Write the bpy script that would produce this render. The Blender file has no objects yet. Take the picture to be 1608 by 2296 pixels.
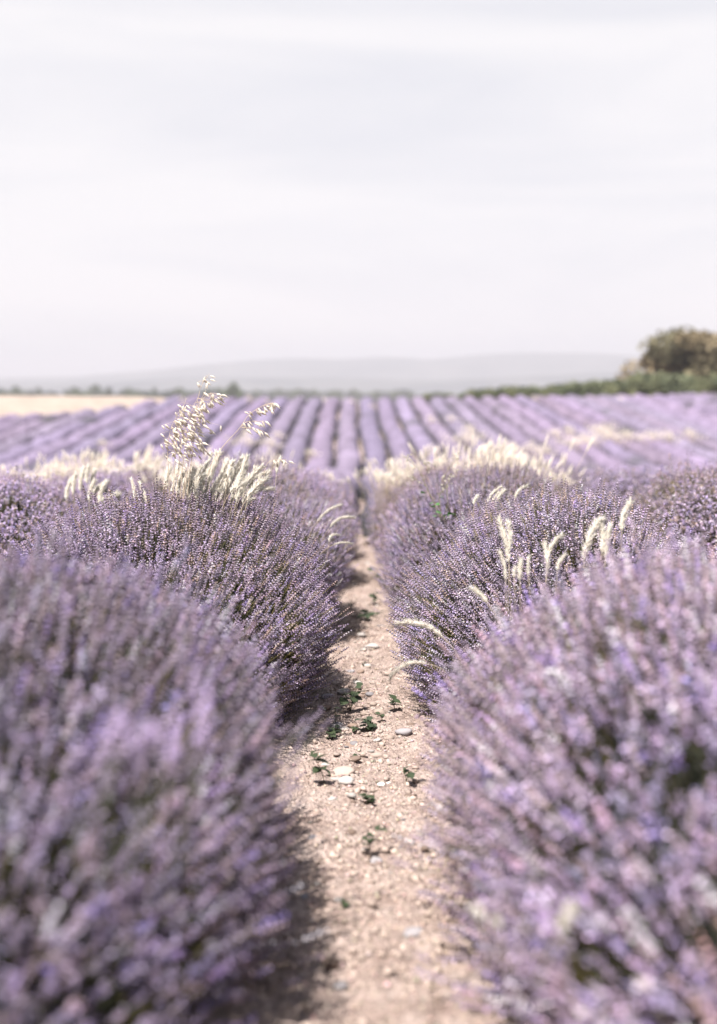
import bpy, math, random
import numpy as np
from mathutils import Vector, Matrix

random.seed(7)
rng = np.random.default_rng(11)
R = math.radians
scene = bpy.context.scene
COL = scene.collection

# ------------------------------------------------------------------ camera, world, sun, exposure
F_PX = 2655.0          # focal length in units of a 1608 x 2296 view of the photograph
PITCH = R(5.76)
CAM = Vector((0.0, 0.0, 1.40))
cd = bpy.data.cameras.new('camera')
cam = bpy.data.objects.new('camera', cd)
COL.objects.link(cam)
cam.location = CAM
cam.rotation_euler = (math.pi / 2 - PITCH, 0, 0)
cd.sensor_fit = 'VERTICAL'
cd.sensor_height = 43.24
cd.sensor_width = 30.28
cd.lens = 50
cd.clip_start = 0.02
cd.clip_end = 20000
cd.dof.use_dof = True
cd.dof.focus_distance = 5.9
cd.dof.aperture_fstop = 1.25
scene.camera = cam

SUN_EL, SUN_AZ = R(64), R(210)     # azimuth clockwise from +y: behind the camera, to the left
SUN_DIR = Vector((math.sin(SUN_AZ) * math.cos(SUN_EL), math.cos(SUN_AZ) * math.cos(SUN_EL), math.sin(SUN_EL)))
sl = bpy.data.lights.new('sun', 'SUN')
sl.energy = 5.0
sl.angle = R(0.6)
sl.color = (1.0, 0.93, 0.86)
so = bpy.data.objects.new('sun', sl)
COL.objects.link(so)
so.rotation_euler = SUN_DIR.to_track_quat('Z', 'Y').to_euler()
so.location = (-3, -5, 12)

world = bpy.data.worlds.new("World")
scene.world = world
world.use_nodes = True
nt = world.node_tree
nt.nodes.clear()
def wn(t, **k):
    n = nt.nodes.new(t)
    for a, b in k.items(): setattr(n, a, b)
    return n
w_out = wn('ShaderNodeOutputWorld')
w_sky = wn('ShaderNodeTexSky', sky_type='NISHITA', sun_disc=False, sun_elevation=SUN_EL, sun_rotation=SUN_AZ)
w_bg = wn('ShaderNodeBackground'); w_bg.inputs[1].default_value = 0.075
nt.links.new(w_sky.outputs[0], w_bg.inputs[0])
tc = wn('ShaderNodeTexCoord')
mp = wn('ShaderNodeMapping'); mp.inputs['Scale'].default_value = (1.3, 1.3, 7.0); mp.inputs['Rotation'].default_value = (0, R(4), 0)
no = wn('ShaderNodeTexNoise'); no.inputs['Scale'].default_value = 1.5; no.inputs['Detail'].default_value = 6; no.inputs['Roughness'].default_value = 0.5
no.inputs['Distortion'].default_value = 0.5
rp = wn('ShaderNodeValToRGB')
rp.color_ramp.elements[0].position = 0.40; rp.color_ramp.elements[0].color = (0.84, 0.84, 0.89, 1)
rp.color_ramp.elements[1].position = 0.60; rp.color_ramp.elements[1].color = (1.0, 0.975, 0.985, 1)
w_cl = wn('ShaderNodeBackground'); w_cl.inputs[1].default_value = 0.40
w_mx = wn('ShaderNodeMixShader'); w_mx.inputs[0].default_value = 0.93
nt.links.new(tc.outputs['Generated'], mp.inputs[0]); nt.links.new(mp.outputs[0], no.inputs[0])
nt.links.new(no.outputs[0], rp.inputs[0]); nt.links.new(rp.outputs[0], w_cl.inputs[0])
nt.links.new(w_bg.outputs[0], w_mx.inputs[1]); nt.links.new(w_cl.outputs[0], w_mx.inputs[2])
nt.links.new(w_mx.outputs[0], w_out.inputs[0])
# the white veil is thick low down; unseen overhead, thinned to blue for deeper shade
w_sep = wn('ShaderNodeSeparateXYZ'); w_mr = wn('ShaderNodeMapRange'); w_mr.interpolation_type = 'SMOOTHSTEP'
w_mr.inputs[1].default_value = 0.36; w_mr.inputs[2].default_value = 0.95; w_mr.inputs[3].default_value = 0.95; w_mr.inputs[4].default_value = 0.35
nt.links.new(tc.outputs['Generated'], w_sep.inputs[0]); nt.links.new(w_sep.outputs['Z'], w_mr.inputs[0]); nt.links.new(w_mr.outputs[0], w_mx.inputs[0])

vs = scene.view_settings
vs.view_transform = 'Standard'; vs.look = 'None'; vs.exposure = 1.32; vs.gamma = 1.0; vs.use_curve_mapping = False
cy = scene.cycles
cy.use_denoising = True
try:
    cy.denoiser = 'OPENIMAGEDENOISE'; cy.denoising_input_passes = 'RGB_ALBEDO_NORMAL'
except Exception:
    pass
cy.max_bounces = 6; cy.diffuse_bounces = 4; cy.glossy_bounces = 2; cy.transmission_bounces = 4; cy.volume_bounces = 1
cy.use_adaptive_sampling = False

# ------------------------------------------------------------------ helpers
FWD = Vector((0, math.cos(PITCH), -math.sin(PITCH)))
UP = Vector((0, math.sin(PITCH), math.cos(PITCH)))
RT = Vector((1, 0, 0))
def at(px, py, d):
    return CAM + d * (FWD + RT * ((px - 804) / F_PX) - UP * ((py - 1148) / F_PX))

S = 1.90               # distance between the lavender rows
PATH_X = 0.06

def sp(x, w):
    return w * np.logaddexp(0, x / w)
def G(x, y):
    """height of the land"""
    x = np.asarray(x, float); y = np.asarray(y, float)
    a = -0.044 * y - 0.021 * sp(y - 12, 3.0)
    b = -9.1 + 0.068 * y
    z = 0.35 * np.logaddexp(a / 0.35, b / 0.35)
    t = np.clip((y - 60) / 70, 0, 1); t = t * t * (3 - 2 * t)
    z = z + 0.012 * np.minimum(np.abs(x), 60) * t
    c = -0.10 + 0.012 * np.minimum(np.abs(x), 60) - 0.045 * (y - 136)
    z = -0.22 * np.logaddexp(-z / 0.22, -c / 0.22)
    return np.maximum(z, -11.0) 
def g(x, y): return float(G(x, y))
def on_ground(px, py):
    d = 1.5
    while d < 200:
        p = at(px, py, d)
        if p.z <= g(p.x, p.y): return p
        d *= 1.004
    return p

class Waves:
    """smooth random field made of plane waves"""
    def __init__(s, n, freq, seed, dim=3):
        r = np.random.default_rng(seed)
        k = r.normal(size=(n, dim)); k /= np.linalg.norm(k, axis=1)[:, None]
        s.k = k * (freq * r.uniform(0.5, 1.6, n))[:, None]; s.p = r.uniform(0, 6.28, n); s.n = n
    def __call__(s, P):
        return np.sin(P @ s.k.T + s.p).sum(1) / math.sqrt(s.n / 2)

def np_mesh(name, V, T, col=None, smooth=False):
    V = np.ascontiguousarray(V, np.float32); T = np.ascontiguousarray(T, np.int32)
    me = bpy.data.meshes.new(name)
    me.vertices.add(len(V)); me.vertices.foreach_set('co', V.ravel())
    me.loops.add(T.size); me.loops.foreach_set('vertex_index', T.ravel())
    me.polygons.add(len(T))
    me.polygons.foreach_set('loop_start', np.arange(0, T.size, 3, dtype=np.int32))
    me.polygons.foreach_set('loop_total', np.full(len(T), 3, np.int32))
    me.update(calc_edges=True)
    if smooth: me.polygons.foreach_set('use_smooth', np.ones(len(T), bool))
    if col is not None:
        ca = me.attributes.new('col', 'FLOAT_COLOR', 'POINT')
        c4 = np.ones((len(V), 4), np.float32); c4[:, :3] = col
        ca.data.foreach_set('color', c4.ravel())
    return me

class Acc:
    """collects triangle soups with vertex colours"""
    def __init__(s): s.v = []; s.t = []; s.c = []; s.n = 0
    def add(s, V, T, c):
        V = np.asarray(V, float); T = np.asarray(T, int)
        c = np.asarray(c, float)
        if c.ndim == 1: c = np.tile(c, (len(V), 1))
        s.v.append(V); s.t.append(T + s.n); s.c.append(c); s.n += len(V)
    def inst(s, TV, TT, TC, M, P, tint=None):
        """copies of one template: M (N,3,3), P (N,3)"""
        N, K = len(P), len(TV)
        V = np.einsum('nij,kj->nki', M, TV) + P[:, None, :]
        T = TT[None] + (np.arange(N) * K)[:, None, None]
        C = np.tile(TC[None], (N, 1, 1))
        if tint is not None: C = np.clip(C * tint[:, None, :], 0, 0.93)
        s.add(V.reshape(-1, 3), T.reshape(-1, 3), C.reshape(-1, 3))
    def mesh(s, name, smooth=False):
        return np_mesh(name, np.concatenate(s.v), np.concatenate(s.t), np.concatenate(s.c), smooth)

def frames(D, roll, rad, length):
    """matrices whose z axis is D * length and whose x, y axes have size rad"""
    D = D / np.linalg.norm(D, axis=1)[:, None]
    h = np.where(np.abs(D[:, 2:3]) > 0.95, np.array([[1.0, 0, 0]]), np.array([[0, 0, 1.0]]))
    X = np.cross(h, D); X /= np.linalg.norm(X, axis=1)[:, None]
    Y = np.cross(D, X)
    c, s_ = np.cos(roll)[:, None], np.sin(roll)[:, None]
    X2 = X * c + Y * s_; Y2 = -X * s_ + Y * c
    return np.stack([X2 * rad[:, None], Y2 * rad[:, None], D * length[:, None]], axis=2)

def link(name, me, mat=None, parent=None, loc=None, kind=None, label=None, cat=None, group=None):
    o = bpy.data.objects.new(name, me)
    COL.objects.link(o)
    if mat is not None and me is not None and len(me.materials) == 0: me.materials.append(mat)
    if parent is not None: o.parent = parent
    if loc is not None: o.location = loc
    if kind: o['kind'] = kind
    if label: o['label'] = label
    if cat: o['category'] = cat
    if group: o['group'] = group
    return o

def tube(acc, pts, radii, c, sides=5):
    pts = [Vector(p) for p in pts]
    V = []; T = []
    prev = None
    for i, p in enumerate(pts):
        d = (pts[min(i + 1, len(pts) - 1)] - pts[max(i - 1, 0)]).normalized()
        ref = Vector((0, 0, 1)) if abs(d.z) < 0.95 else Vector((1, 0, 0))
        x = ref.cross(d).normalized(); y = d.cross(x)
        for k in range(sides):
            a = 2 * math.pi * k / sides
            V.append(p + (x * math.cos(a) + y * math.sin(a)) * radii[i])
    for i in range(len(pts) - 1):
        for k in range(sides):
            a = i * sides + k; b = i * sides + (k + 1) % sides
            T += [(a, b, b + sides), (a, b + sides, a + sides)]
    n = len(V); V.append(pts[-1]); 
    for k in range(sides): T.append(((len(pts) - 1) * sides + k, (len(pts) - 1) * sides + (k + 1) % sides, n))
    acc.add(np.array([tuple(v) for v in V]), np.array(T), c)

def bez(a, b, c, n):
    a, b, c = Vector(a), Vector(b), Vector(c)
    return [a * (1 - t) ** 2 + b * 2 * t * (1 - t) + c * t * t for t in [i / (n - 1) for i in range(n)]]

ORD = ['first', 'second', 'third', 'fourth', 'fifth', 'sixth', 'seventh', 'eighth', 'ninth', 'tenth', 'eleventh', 'twelfth',
       'thirteenth', 'fourteenth', 'fifteenth', 'sixteenth', 'seventeenth', 'eighteenth', 'nineteenth', 'twentieth',
       'twenty-first', 'twenty-second', 'twenty-third', 'twenty-fourth', 'twenty-fifth', 'twenty-sixth', 'twenty-seventh',
       'twenty-eighth', 'twenty-ninth', 'thirtieth']

# ------------------------------------------------------------------ materials
def mat_new(name):
    m = bpy.data.materials.new(name); m.use_nodes = True
    m.node_tree.nodes.clear()
    return m, m.node_tree
def plant_mat(name, trans=0.25, rough=0.7, mul=0.78, noise=None, spec=0.25):
    """vertex colour albedo, some of the light passing through"""
    m, t = mat_new(name)
    N, L = t.nodes, t.links
    out = N.new('ShaderNodeOutputMaterial')
    at_ = N.new('ShaderNodeAttribute'); at_.attribute_name = 'col'
    v0 = N.new('ShaderNodeVectorMath'); v0.operation = 'SCALE'; v0.inputs['Scale'].default_value = mul
    L.new(at_.outputs['Color'], v0.inputs[0])
    oi = N.new('ShaderNodeObjectInfo'); v1 = N.new('ShaderNodeVectorMath'); v1.operation = 'MULTIPLY'
    L.new(v0.outputs[0], v1.inputs[0]); L.new(oi.outputs['Color'], v1.inputs[1]); col = v1.outputs[0]
    if noise:
        tcn = N.new('ShaderNodeTexCoord'); nz = N.new('ShaderNodeTexNoise'); nz.inputs['Scale'].default_value = noise
        nz.inputs['Detail'].default_value = 5
        mr = N.new('ShaderNodeMapRange'); mr.inputs[1].default_value = 0.3; mr.inputs[2].default_value = 0.7
        mr.inputs[3].default_value = 0.72; mr.inputs[4].default_value = 1.25
        L.new(tcn.outputs['Object'], nz.inputs[0]); L.new(nz.outputs[0], mr.inputs[0])
        vm = N.new('ShaderNodeVectorMath'); vm.operation = 'SCALE'
        L.new(col, vm.inputs[0]); L.new(mr.outputs[0], vm.inputs['Scale']); col = vm.outputs[0]
    p = N.new('ShaderNodeBsdfPrincipled'); p.inputs['Roughness'].default_value = rough
    p.inputs['Specular IOR Level'].default_value = spec
    L.new(col, p.inputs['Base Color'])
    if trans > 0:
        tr = N.new('ShaderNodeBsdfTranslucent'); L.new(col, tr.inputs[0])
        mx = N.new('ShaderNodeMixShader'); mx.inputs[0].default_value = trans
        L.new(p.outputs[0], mx.inputs[1]); L.new(tr.outputs[0], mx.inputs[2]); L.new(mx.outputs[0], out.inputs[0])
    else:
        L.new(p.outputs[0], out.inputs[0])
    return m

M_SPIKE = plant_mat('lavender_flowers', 0.12, 0.5, mul=0.66, spec=0.5)
M_FOL = plant_mat('lavender_foliage', 0.0, 0.9, mul=0.6, noise=30)
M_GRASS = plant_mat('dry_grass', 0.5, 0.6, mul=0.88)
M_LEAF = plant_mat('green_leaf', 0.2, 0.5, spec=0.4)
M_TREE = plant_mat('tree_leaves', 0.2, 0.8, mul=1.1)
M_BARK = plant_mat('bark', 0.0, 0.9, noise=8)

def soil_mat():
    m, t = mat_new('stony_soil'); N, L = t.nodes, t.links
    out = N.new('ShaderNodeOutputMaterial'); p = N.new('ShaderNodeBsdfPrincipled')
    p.inputs['Roughness'].default_value = 0.95; p.inputs['Specular IOR Level'].default_value = 0.1
    tcn = N.new('ShaderNodeTexCoord')
    n1 = N.new('ShaderNodeTexNoise'); n1.inputs['Scale'].default_value = 7; n1.inputs['Detail'].default_value = 8; n1.inputs['Roughness'].default_value = 0.65
    r1 = N.new('ShaderNodeValToRGB')
    e = r1.color_ramp.elements
    e[0].position = 0.32; e[0].color = (0.25, 0.19, 0.165, 1)
    e[1].position = 0.70; e[1].color = (0.50, 0.42, 0.385, 1)
    e2 = r1.color_ramp.elements.new(0.5); e2.color = (0.385, 0.308, 0.275, 1)
    v1 = N.new('ShaderNodeTexVoronoi'); v1.inputs['Scale'].default_value = 95
    r2 = N.new('ShaderNodeValToRGB'); r2.color_ramp.elements[0].position = 0.0; r2.color_ramp.elements[0].color = (0.55, 0.55, 0.55, 1)
    r2.color_ramp.elements[1].position = 1.0; r2.color_ramp.elements[1].color = (1.25, 1.22, 1.22, 1)
    mm = N.new('ShaderNodeMix'); mm.data_type = 'RGBA'; mm.blend_type = 'MULTIPLY'; mm.inputs[0].default_value = 0.8
    n3 = N.new('ShaderNodeTexNoise'); n3.inputs['Scale'].default_value = 60; n3.inputs['Detail'].default_value = 6; n3.inputs['Roughness'].default_value = 0.7
    ad = N.new('ShaderNodeMath'); ad.operation = 'ADD'
    bp = N.new('ShaderNodeBump'); bp.inputs['Strength'].default_value = 0.85; bp.inputs['Distance'].default_value = 0.018
    L.new(tcn.outputs['Object'], n1.inputs[0]); L.new(tcn.outputs['Object'], v1.inputs[0]); L.new(tcn.outputs['Object'], n3.inputs[0])
    L.new(n1.outputs[0], r1.inputs[0]); L.new(v1.outputs['Color'], r2.inputs[0])
    L.new(r1.outputs[0], mm.inputs['A']); L.new(r2.outputs[0], mm.inputs['B'])
    L.new(mm.outputs['Result'], p.inputs['Base Color'])
    v2 = N.new('ShaderNodeTexVoronoi'); v2.inputs['Scale'].default_value = 34; L.new(tcn.outputs['Object'], v2.inputs[0])
    a2 = N.new('ShaderNodeMath'); a2.operation = 'ADD'; L.new(v1.outputs['Distance'], a2.inputs[0]); L.new(v2.outputs['Distance'], a2.inputs[1])
    L.new(a2.outputs[0], ad.inputs[0]); L.new(n3.outputs[0], ad.inputs[1])
    L.new(ad.outputs[0], bp.inputs['Height']); L.new(bp.outputs[0], p.inputs['Normal'])
    L.new(p.outputs[0], out.inputs[0])
    return m
def stone_mat():
    m, t = mat_new('limestone'); N, L = t.nodes, t.links
    out = N.new('ShaderNodeOutputMaterial'); p = N.new('ShaderNodeBsdfPrincipled'); p.inputs['Roughness'].default_value = 0.85
    p.inputs['Specular IOR Level'].default_value = 0.2
    oi = N.new('ShaderNodeObjectInfo')
    tcn = N.new('ShaderNodeTexCoord'); n1 = N.new('ShaderNodeTexNoise'); n1.inputs['Scale'].default_value = 25; n1.inputs['Detail'].default_value = 7
    r1 = N.new('ShaderNodeMapRange'); r1.inputs[1].default_value = 0.3; r1.inputs[2].default_value = 0.7; r1.inputs[3].default_value = 0.75; r1.inputs[4].default_value = 1.15
    vm = N.new('ShaderNodeVectorMath'); vm.operation = 'SCALE'
    bp = N.new('ShaderNodeBump'); bp.inputs['Strength'].default_value = 0.5; bp.inputs['Distance'].default_value = 0.004
    L.new(tcn.outputs['Object'], n1.inputs[0]); L.new(n1.outputs[0], r1.inputs[0]); L.new(oi.outputs['Color'], vm.inputs[0])
    L.new(r1.outputs[0], vm.inputs['Scale']); L.new(vm.outputs[0], p.inputs['Base Color'])
    L.new(n1.outputs[0], bp.inputs['Height']); L.new(bp.outputs[0], p.inputs['Normal']); L.new(p.outputs[0], out.inputs[0])
    return m
M_SOIL = soil_mat(); M_STONE = stone_mat()

def flat_mat(name, c1, c2, scale, stretch=(1, 1, 1)):
    m, t = mat_new(name); N, L = t.nodes, t.links
    out = N.new('ShaderNodeOutputMaterial'); p = N.new('ShaderNodeBsdfPrincipled'); p.inputs['Roughness'].default_value = 0.95
    p.inputs['Specular IOR Level'].default_value = 0.05
    tcn = N.new('ShaderNodeTexCoord'); mpn = N.new('ShaderNodeMapping'); mpn.inputs['Scale'].default_value = stretch
    n1 = N.new('ShaderNodeTexNoise'); n1.inputs['Scale'].default_value = scale; n1.inputs['Detail'].default_value = 6
    r1 = N.new('ShaderNodeValToRGB'); r1.color_ramp.elements[0].position = .35; r1.color_ramp.elements[1].position = .65
    r1.color_ramp.elements[0].color = (*c1, 1); r1.color_ramp.elements[1].color = (*c2, 1)
    L.new(tcn.outputs['Object'], mpn.inputs[0]); L.new(mpn.outputs[0], n1.inputs[0]); L.new(n1.outputs[0], r1.inputs[0])
    L.new(r1.outputs[0], p.inputs['Base Color']); L.new(p.outputs[0], out.inputs[0])
    return m

# ------------------------------------------------------------------ ground
def grid_mesh(name, xs, ys, zf, smooth=True):
    X, Y = np.meshgrid(xs, ys)
    V = np.stack([X.ravel(), Y.ravel(), zf(X.ravel(), Y.ravel())], 1)
    nx, ny = len(xs), len(ys)
    i = (np.arange(ny - 1)[:, None] * nx + np.arange(nx - 1)[None]).ravel()
    T = np.concatenate([np.stack([i, i + 1, i + nx + 1], 1), np.stack([i, i + nx + 1, i + nx], 1)])
    return np_mesh(name, V, T, None, smooth)

xs = np.concatenate([-np.geomspace(0.62, 9000, 46)[::-1], np.arange(-0.6, 0.73, 0.017), np.geomspace(0.74, 9000, 46)])
ys = np.concatenate([np.linspace(-60, 1.6, 12)[:-1], np.arange(1.6, 9, 0.021), np.arange(9.02, 16, 0.05), np.arange(16.1, 150, 1.2), np.geomspace(150, 12000, 40)])
wa = Waves(14, 7, 1, 2); wb = Waves(24, 30, 2, 2); wc = Waves(40, 95, 3, 2); wd = Waves(40, 190, 4, 2)
def soil_h(x, y):
    P = np.stack([x, y], 1)
    u = (x - PATH_X) / 0.3
    near = np.clip((20 - y) / 4, 0, 1)
    edge = np.clip(np.abs(u) - 0.6, 0, 1.2)
    clod = wb(P)
    h = 0.008 * wa(P) + 0.009 * np.maximum(clod, 0) ** 1.2 + 0.005 * np.maximum(wc(P), -0.4) + 0.0022 * np.abs(wd(P)) + 0.03 * edge ** 1.5
    return G(x, y) + h * near
ground = link('ground', grid_mesh('ground', xs, ys, soil_h), M_SOIL, kind='structure')
def gs(x, y): return float(soil_h(np.array([x]), np.array([y]))[0])

# pale stubble field beyond the lavender on the left
M_STRAW = flat_mat('straw', (0.25, 0.205, 0.175), (0.31, 0.26, 0.225), 0.6)
def edge_x(y):   # eastern edge of the stubble field
    return float(np.interp(y, [60, 100, 108, 114, 134, 150], [-60, -42, -33, -26.5, -20.5, -16]))
ysf = np.arange(70, 150, 1.5); rows_ = []
for yy in ysf:
    e = edge_x(yy); rows_.append([(e - k * 4.0 - (0 if k else 0), yy) for k in range(28)])
A = np.array(rows_); ny, nx = A.shape[:2]
V = A.reshape(-1, 2); wst = Waves(20, 2.0, 9, 2)
Vz = G(V[:, 0], V[:, 1]) + 0.72 + 0.05 * wst(V)
Vz[np.arange(ny) * nx] -= 0.70
i = (np.arange(ny - 1)[:, None] * nx + np.arange(nx - 1)[None]).ravel()
T = np.concatenate([np.stack([i, i + nx + 1, i + 1], 1), np.stack([i, i + nx, i + nx + 1], 1)])
link('wheat_field', np_mesh('wheat_field', np.column_stack([V, Vz]), T, None, True), M_STRAW, kind='structure')

# ------------------------------------------------------------------ distant hills
M_HILL = flat_mat('wooded_hill', (0.055, 0.065, 0.075), (0.10, 0.105, 0.11), 0.004)
def ridge(name, dist, prof, depth, seed):
    xsr = np.linspace(-0.75, 0.75, 260)          # tangent of the bearing
    px = 804 + xsr * F_PX
    top = np.interp(px, [p[0] for p in prof], [p[1] for p in prof])
    w = Waves(10, 14, seed, 1); w2 = Waves(14, 70, seed + 1, 1)
    top = top + 0.8 * w(xsr[:, None]) + 0.5 * w2(xsr[:, None])
    Z = 1.4 + dist * (882 - top) / F_PX
    V = []; n = 7
    for j in range(n):
        f = j / (n - 1)
        s_ = math.sin(f * math.pi / 2)
        yy = dist - depth * (1 - f)
        V.append(np.stack([xsr * dist * 1.0, np.full_like(xsr, yy), -12 + (Z + 12) * s_ * (1 if j == n - 1 else 1 + 0.04 * w(xsr[:, None] * 2 + j))], 1))
    V.append(np.stack([xsr * dist, np.full_like(xsr, dist + depth), np.full_like(xsr, -12)], 1))
    V = np.concatenate(V); m = len(xsr)
    i = (np.arange(n)[:, None] * m + np.arange(m - 1)[None]).ravel()
    T = np.concatenate([np.stack([i, i + 1, i + m + 1], 1), np.stack([i, i + m + 1, i + m], 1)])
    return link(name, np_mesh(name, V, T, None, True), M_HILL, kind='structure')
ridge('hills', 5200, [(-1300, 868), (-300, 856), (0, 852), (192, 845), (330, 832), (480, 818), (640, 813), (780, 807), (870, 803), (960, 808),
                      (1060, 798), (1180, 793), (1290, 794), (1417, 799), (1608, 806), (2800, 850)], 900, 5)
ridge('hills.001', 3400, [(-1300, 870), (0, 866), (192, 862), (420, 850), (600, 846), (800, 850), (1000, 856), (1200, 846), (1400, 838), (1608, 836), (2800, 865)], 500, 25)

# ------------------------------------------------------------------ lavender
def spike_template(seed, whorls=5, sides=4, florets=4):
    r = np.random.default_rng(seed)
    V = []; T = []; C = []
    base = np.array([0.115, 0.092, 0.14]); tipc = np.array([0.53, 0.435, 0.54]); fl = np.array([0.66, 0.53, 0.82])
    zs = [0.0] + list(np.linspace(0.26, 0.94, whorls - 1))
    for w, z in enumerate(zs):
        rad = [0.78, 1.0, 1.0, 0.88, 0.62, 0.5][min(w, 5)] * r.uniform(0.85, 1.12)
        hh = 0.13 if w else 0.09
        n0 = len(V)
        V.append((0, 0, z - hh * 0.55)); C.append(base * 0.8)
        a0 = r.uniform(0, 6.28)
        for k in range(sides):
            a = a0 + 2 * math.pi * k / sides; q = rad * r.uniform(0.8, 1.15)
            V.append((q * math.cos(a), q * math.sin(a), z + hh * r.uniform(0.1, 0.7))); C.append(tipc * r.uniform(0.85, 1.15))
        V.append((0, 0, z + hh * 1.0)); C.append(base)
        for k in range(sides):
            a, b = n0 + 1 + k, n0 + 1 + (k + 1) % sides
            T += [(n0, b, a), (a, b, n0 + sides + 1)]
    for k in range(florets):
        z = r.uniform(0.1, 0.95); a = r.uniform(0, 6.28); n0 = len(V)
        c, s_ = math.cos(a), math.sin(a)
        V += [(0.5 * c, 0.5 * s_, z), (1.55 * c - 0.45 * s_, 1.55 * s_ + 0.45 * c, z + 0.06), (1.55 * c + 0.45 * s_, 1.55 * s_ - 0.45 * c, z + 0.09)]
        C += [fl * 0.8, fl, fl]; T.append((n0, n0 + 1, n0 + 2))
    return np.array(V, float), np.array(T), np.array(C)
SPIKES = [spike_template(s_, 5, 3, 4) for s_ in range(5)]
LOWSP = [spike_template(50 + s_, whorls=2, sides=3, florets=1) for s_ in range(3)]
STEMV = np.array([(math.cos(a), math.sin(a), z) for z in (0, 1) for a in (0, 2.09, 4.19)], float)
STEMT = np.array([(0, 1, 4), (0, 4, 3), (1, 2, 5), (1, 5, 4), (2, 0, 3), (2, 3, 5)])
STEMC = np.array([[0.10, 0.115, 0.06]] * 3 + [[0.15, 0.16, 0.10]] * 3)

AX, AY, AZ, CZ = 0.80, 1.62, 0.76, 0.41      # half axes and centre height of the shape the spikes end on

def bush_points(n, seed, ax=AX, ay=AY, az=AZ, cz=CZ):
    """places and directions of spikes on a lumpy, dense cushion"""
    r = np.random.default_rng(seed)
    lump = Waves(9, 3.2, seed + 1); lump2 = Waves(16, 9.0, seed + 2); hole = Waves(14, 6.5, seed + 3)
    P = []; D = []; tot = 0; C = []
    while tot < n:
        u = r.normal(size=(n * 2, 3)); u /= np.linalg.norm(u, axis=1)[:, None]
        u = u[u[:, 2] > -0.50]
        area = np.linalg.norm(u * np.array([1 / ax, 1 / ay, 1 / az]), axis=1); area /= area.max()
        u = u[r.uniform(size=len(u)) < area * (1.1 - 0.25 * u[:, 2])]
        # square the shape a little along the row, so that neighbours meet
        ex = 1 + 0.09 * lump(u * 1.6) * 0.6 + 0.025 * lump2(u * 1.6)
        p = u * np.array([ax, ay, az]) * ex[:, None]
        hv = hole(p)
        keep = r.uniform(size=len(p)) < np.clip(1.05 - 0.42 * np.clip(hv - 0.9, 0, 1.5), 0, 1) * np.clip(0.48 + 0.8 * u[:, 2], 0.36, 1)
        p, u = p[keep], u[keep]
        nrm = u / np.array([ax, ay, az]); nrm /= np.linalg.norm(nrm, axis=1)[:, None]
        d = 0.60 * nrm + 0.45 * p / np.linalg.norm(p, axis=1)[:, None] + np.array([0.04, 0.02, 0.72]) + 0.16 * r.normal(size=p.shape)
        low = np.clip(-u[:, 2] / 0.6, 0, 1)
        d[:, 2] += 0.30 * low
        d /= np.linalg.norm(d, axis=1)[:, None]
        p = p + d * (r.normal(-0.015, 0.050, len(p)) + np.where(r.uniform(size=len(p)) < 0.05, r.uniform(0.03, 0.13, len(p)), 0))[:, None] + r.normal(0, 0.004, p.shape)
        p[:, 2] += cz
        ok = p[:, 2] > 0.07
        P.append(p[ok]); D.append(d[ok]); tot += ok.sum()
    P = np.concatenate(P)[:n]; D = np.concatenate(D)[:n]
    return P, D
def tints(r, n, P, seed):
    patch = Waves(8, 3.0, seed + 9)(P)
    b = np.clip(1 + 0.20 * r.normal(size=n) + 0.05 * patch, 0.5, 1.6)
    t = np.stack([b * (1 + 0.05 * r.normal(size=n)), b, b * (1 + 0.05 * r.normal(size=n) + 0.05 * patch)], 1)
    dry = r.uniform(size=n) < 0.15
    t[dry] *= np.array([1.25, 1.17, 0.78])
    vio = r.uniform(size=n) < 0.09
    t[vio] *= np.array([1.05, 1.0, 1.45])
    br = r.uniform(size=n) < 0.05
    t[br] *= np.array([2.1, 2.1, 2.15])
    return t

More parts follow.
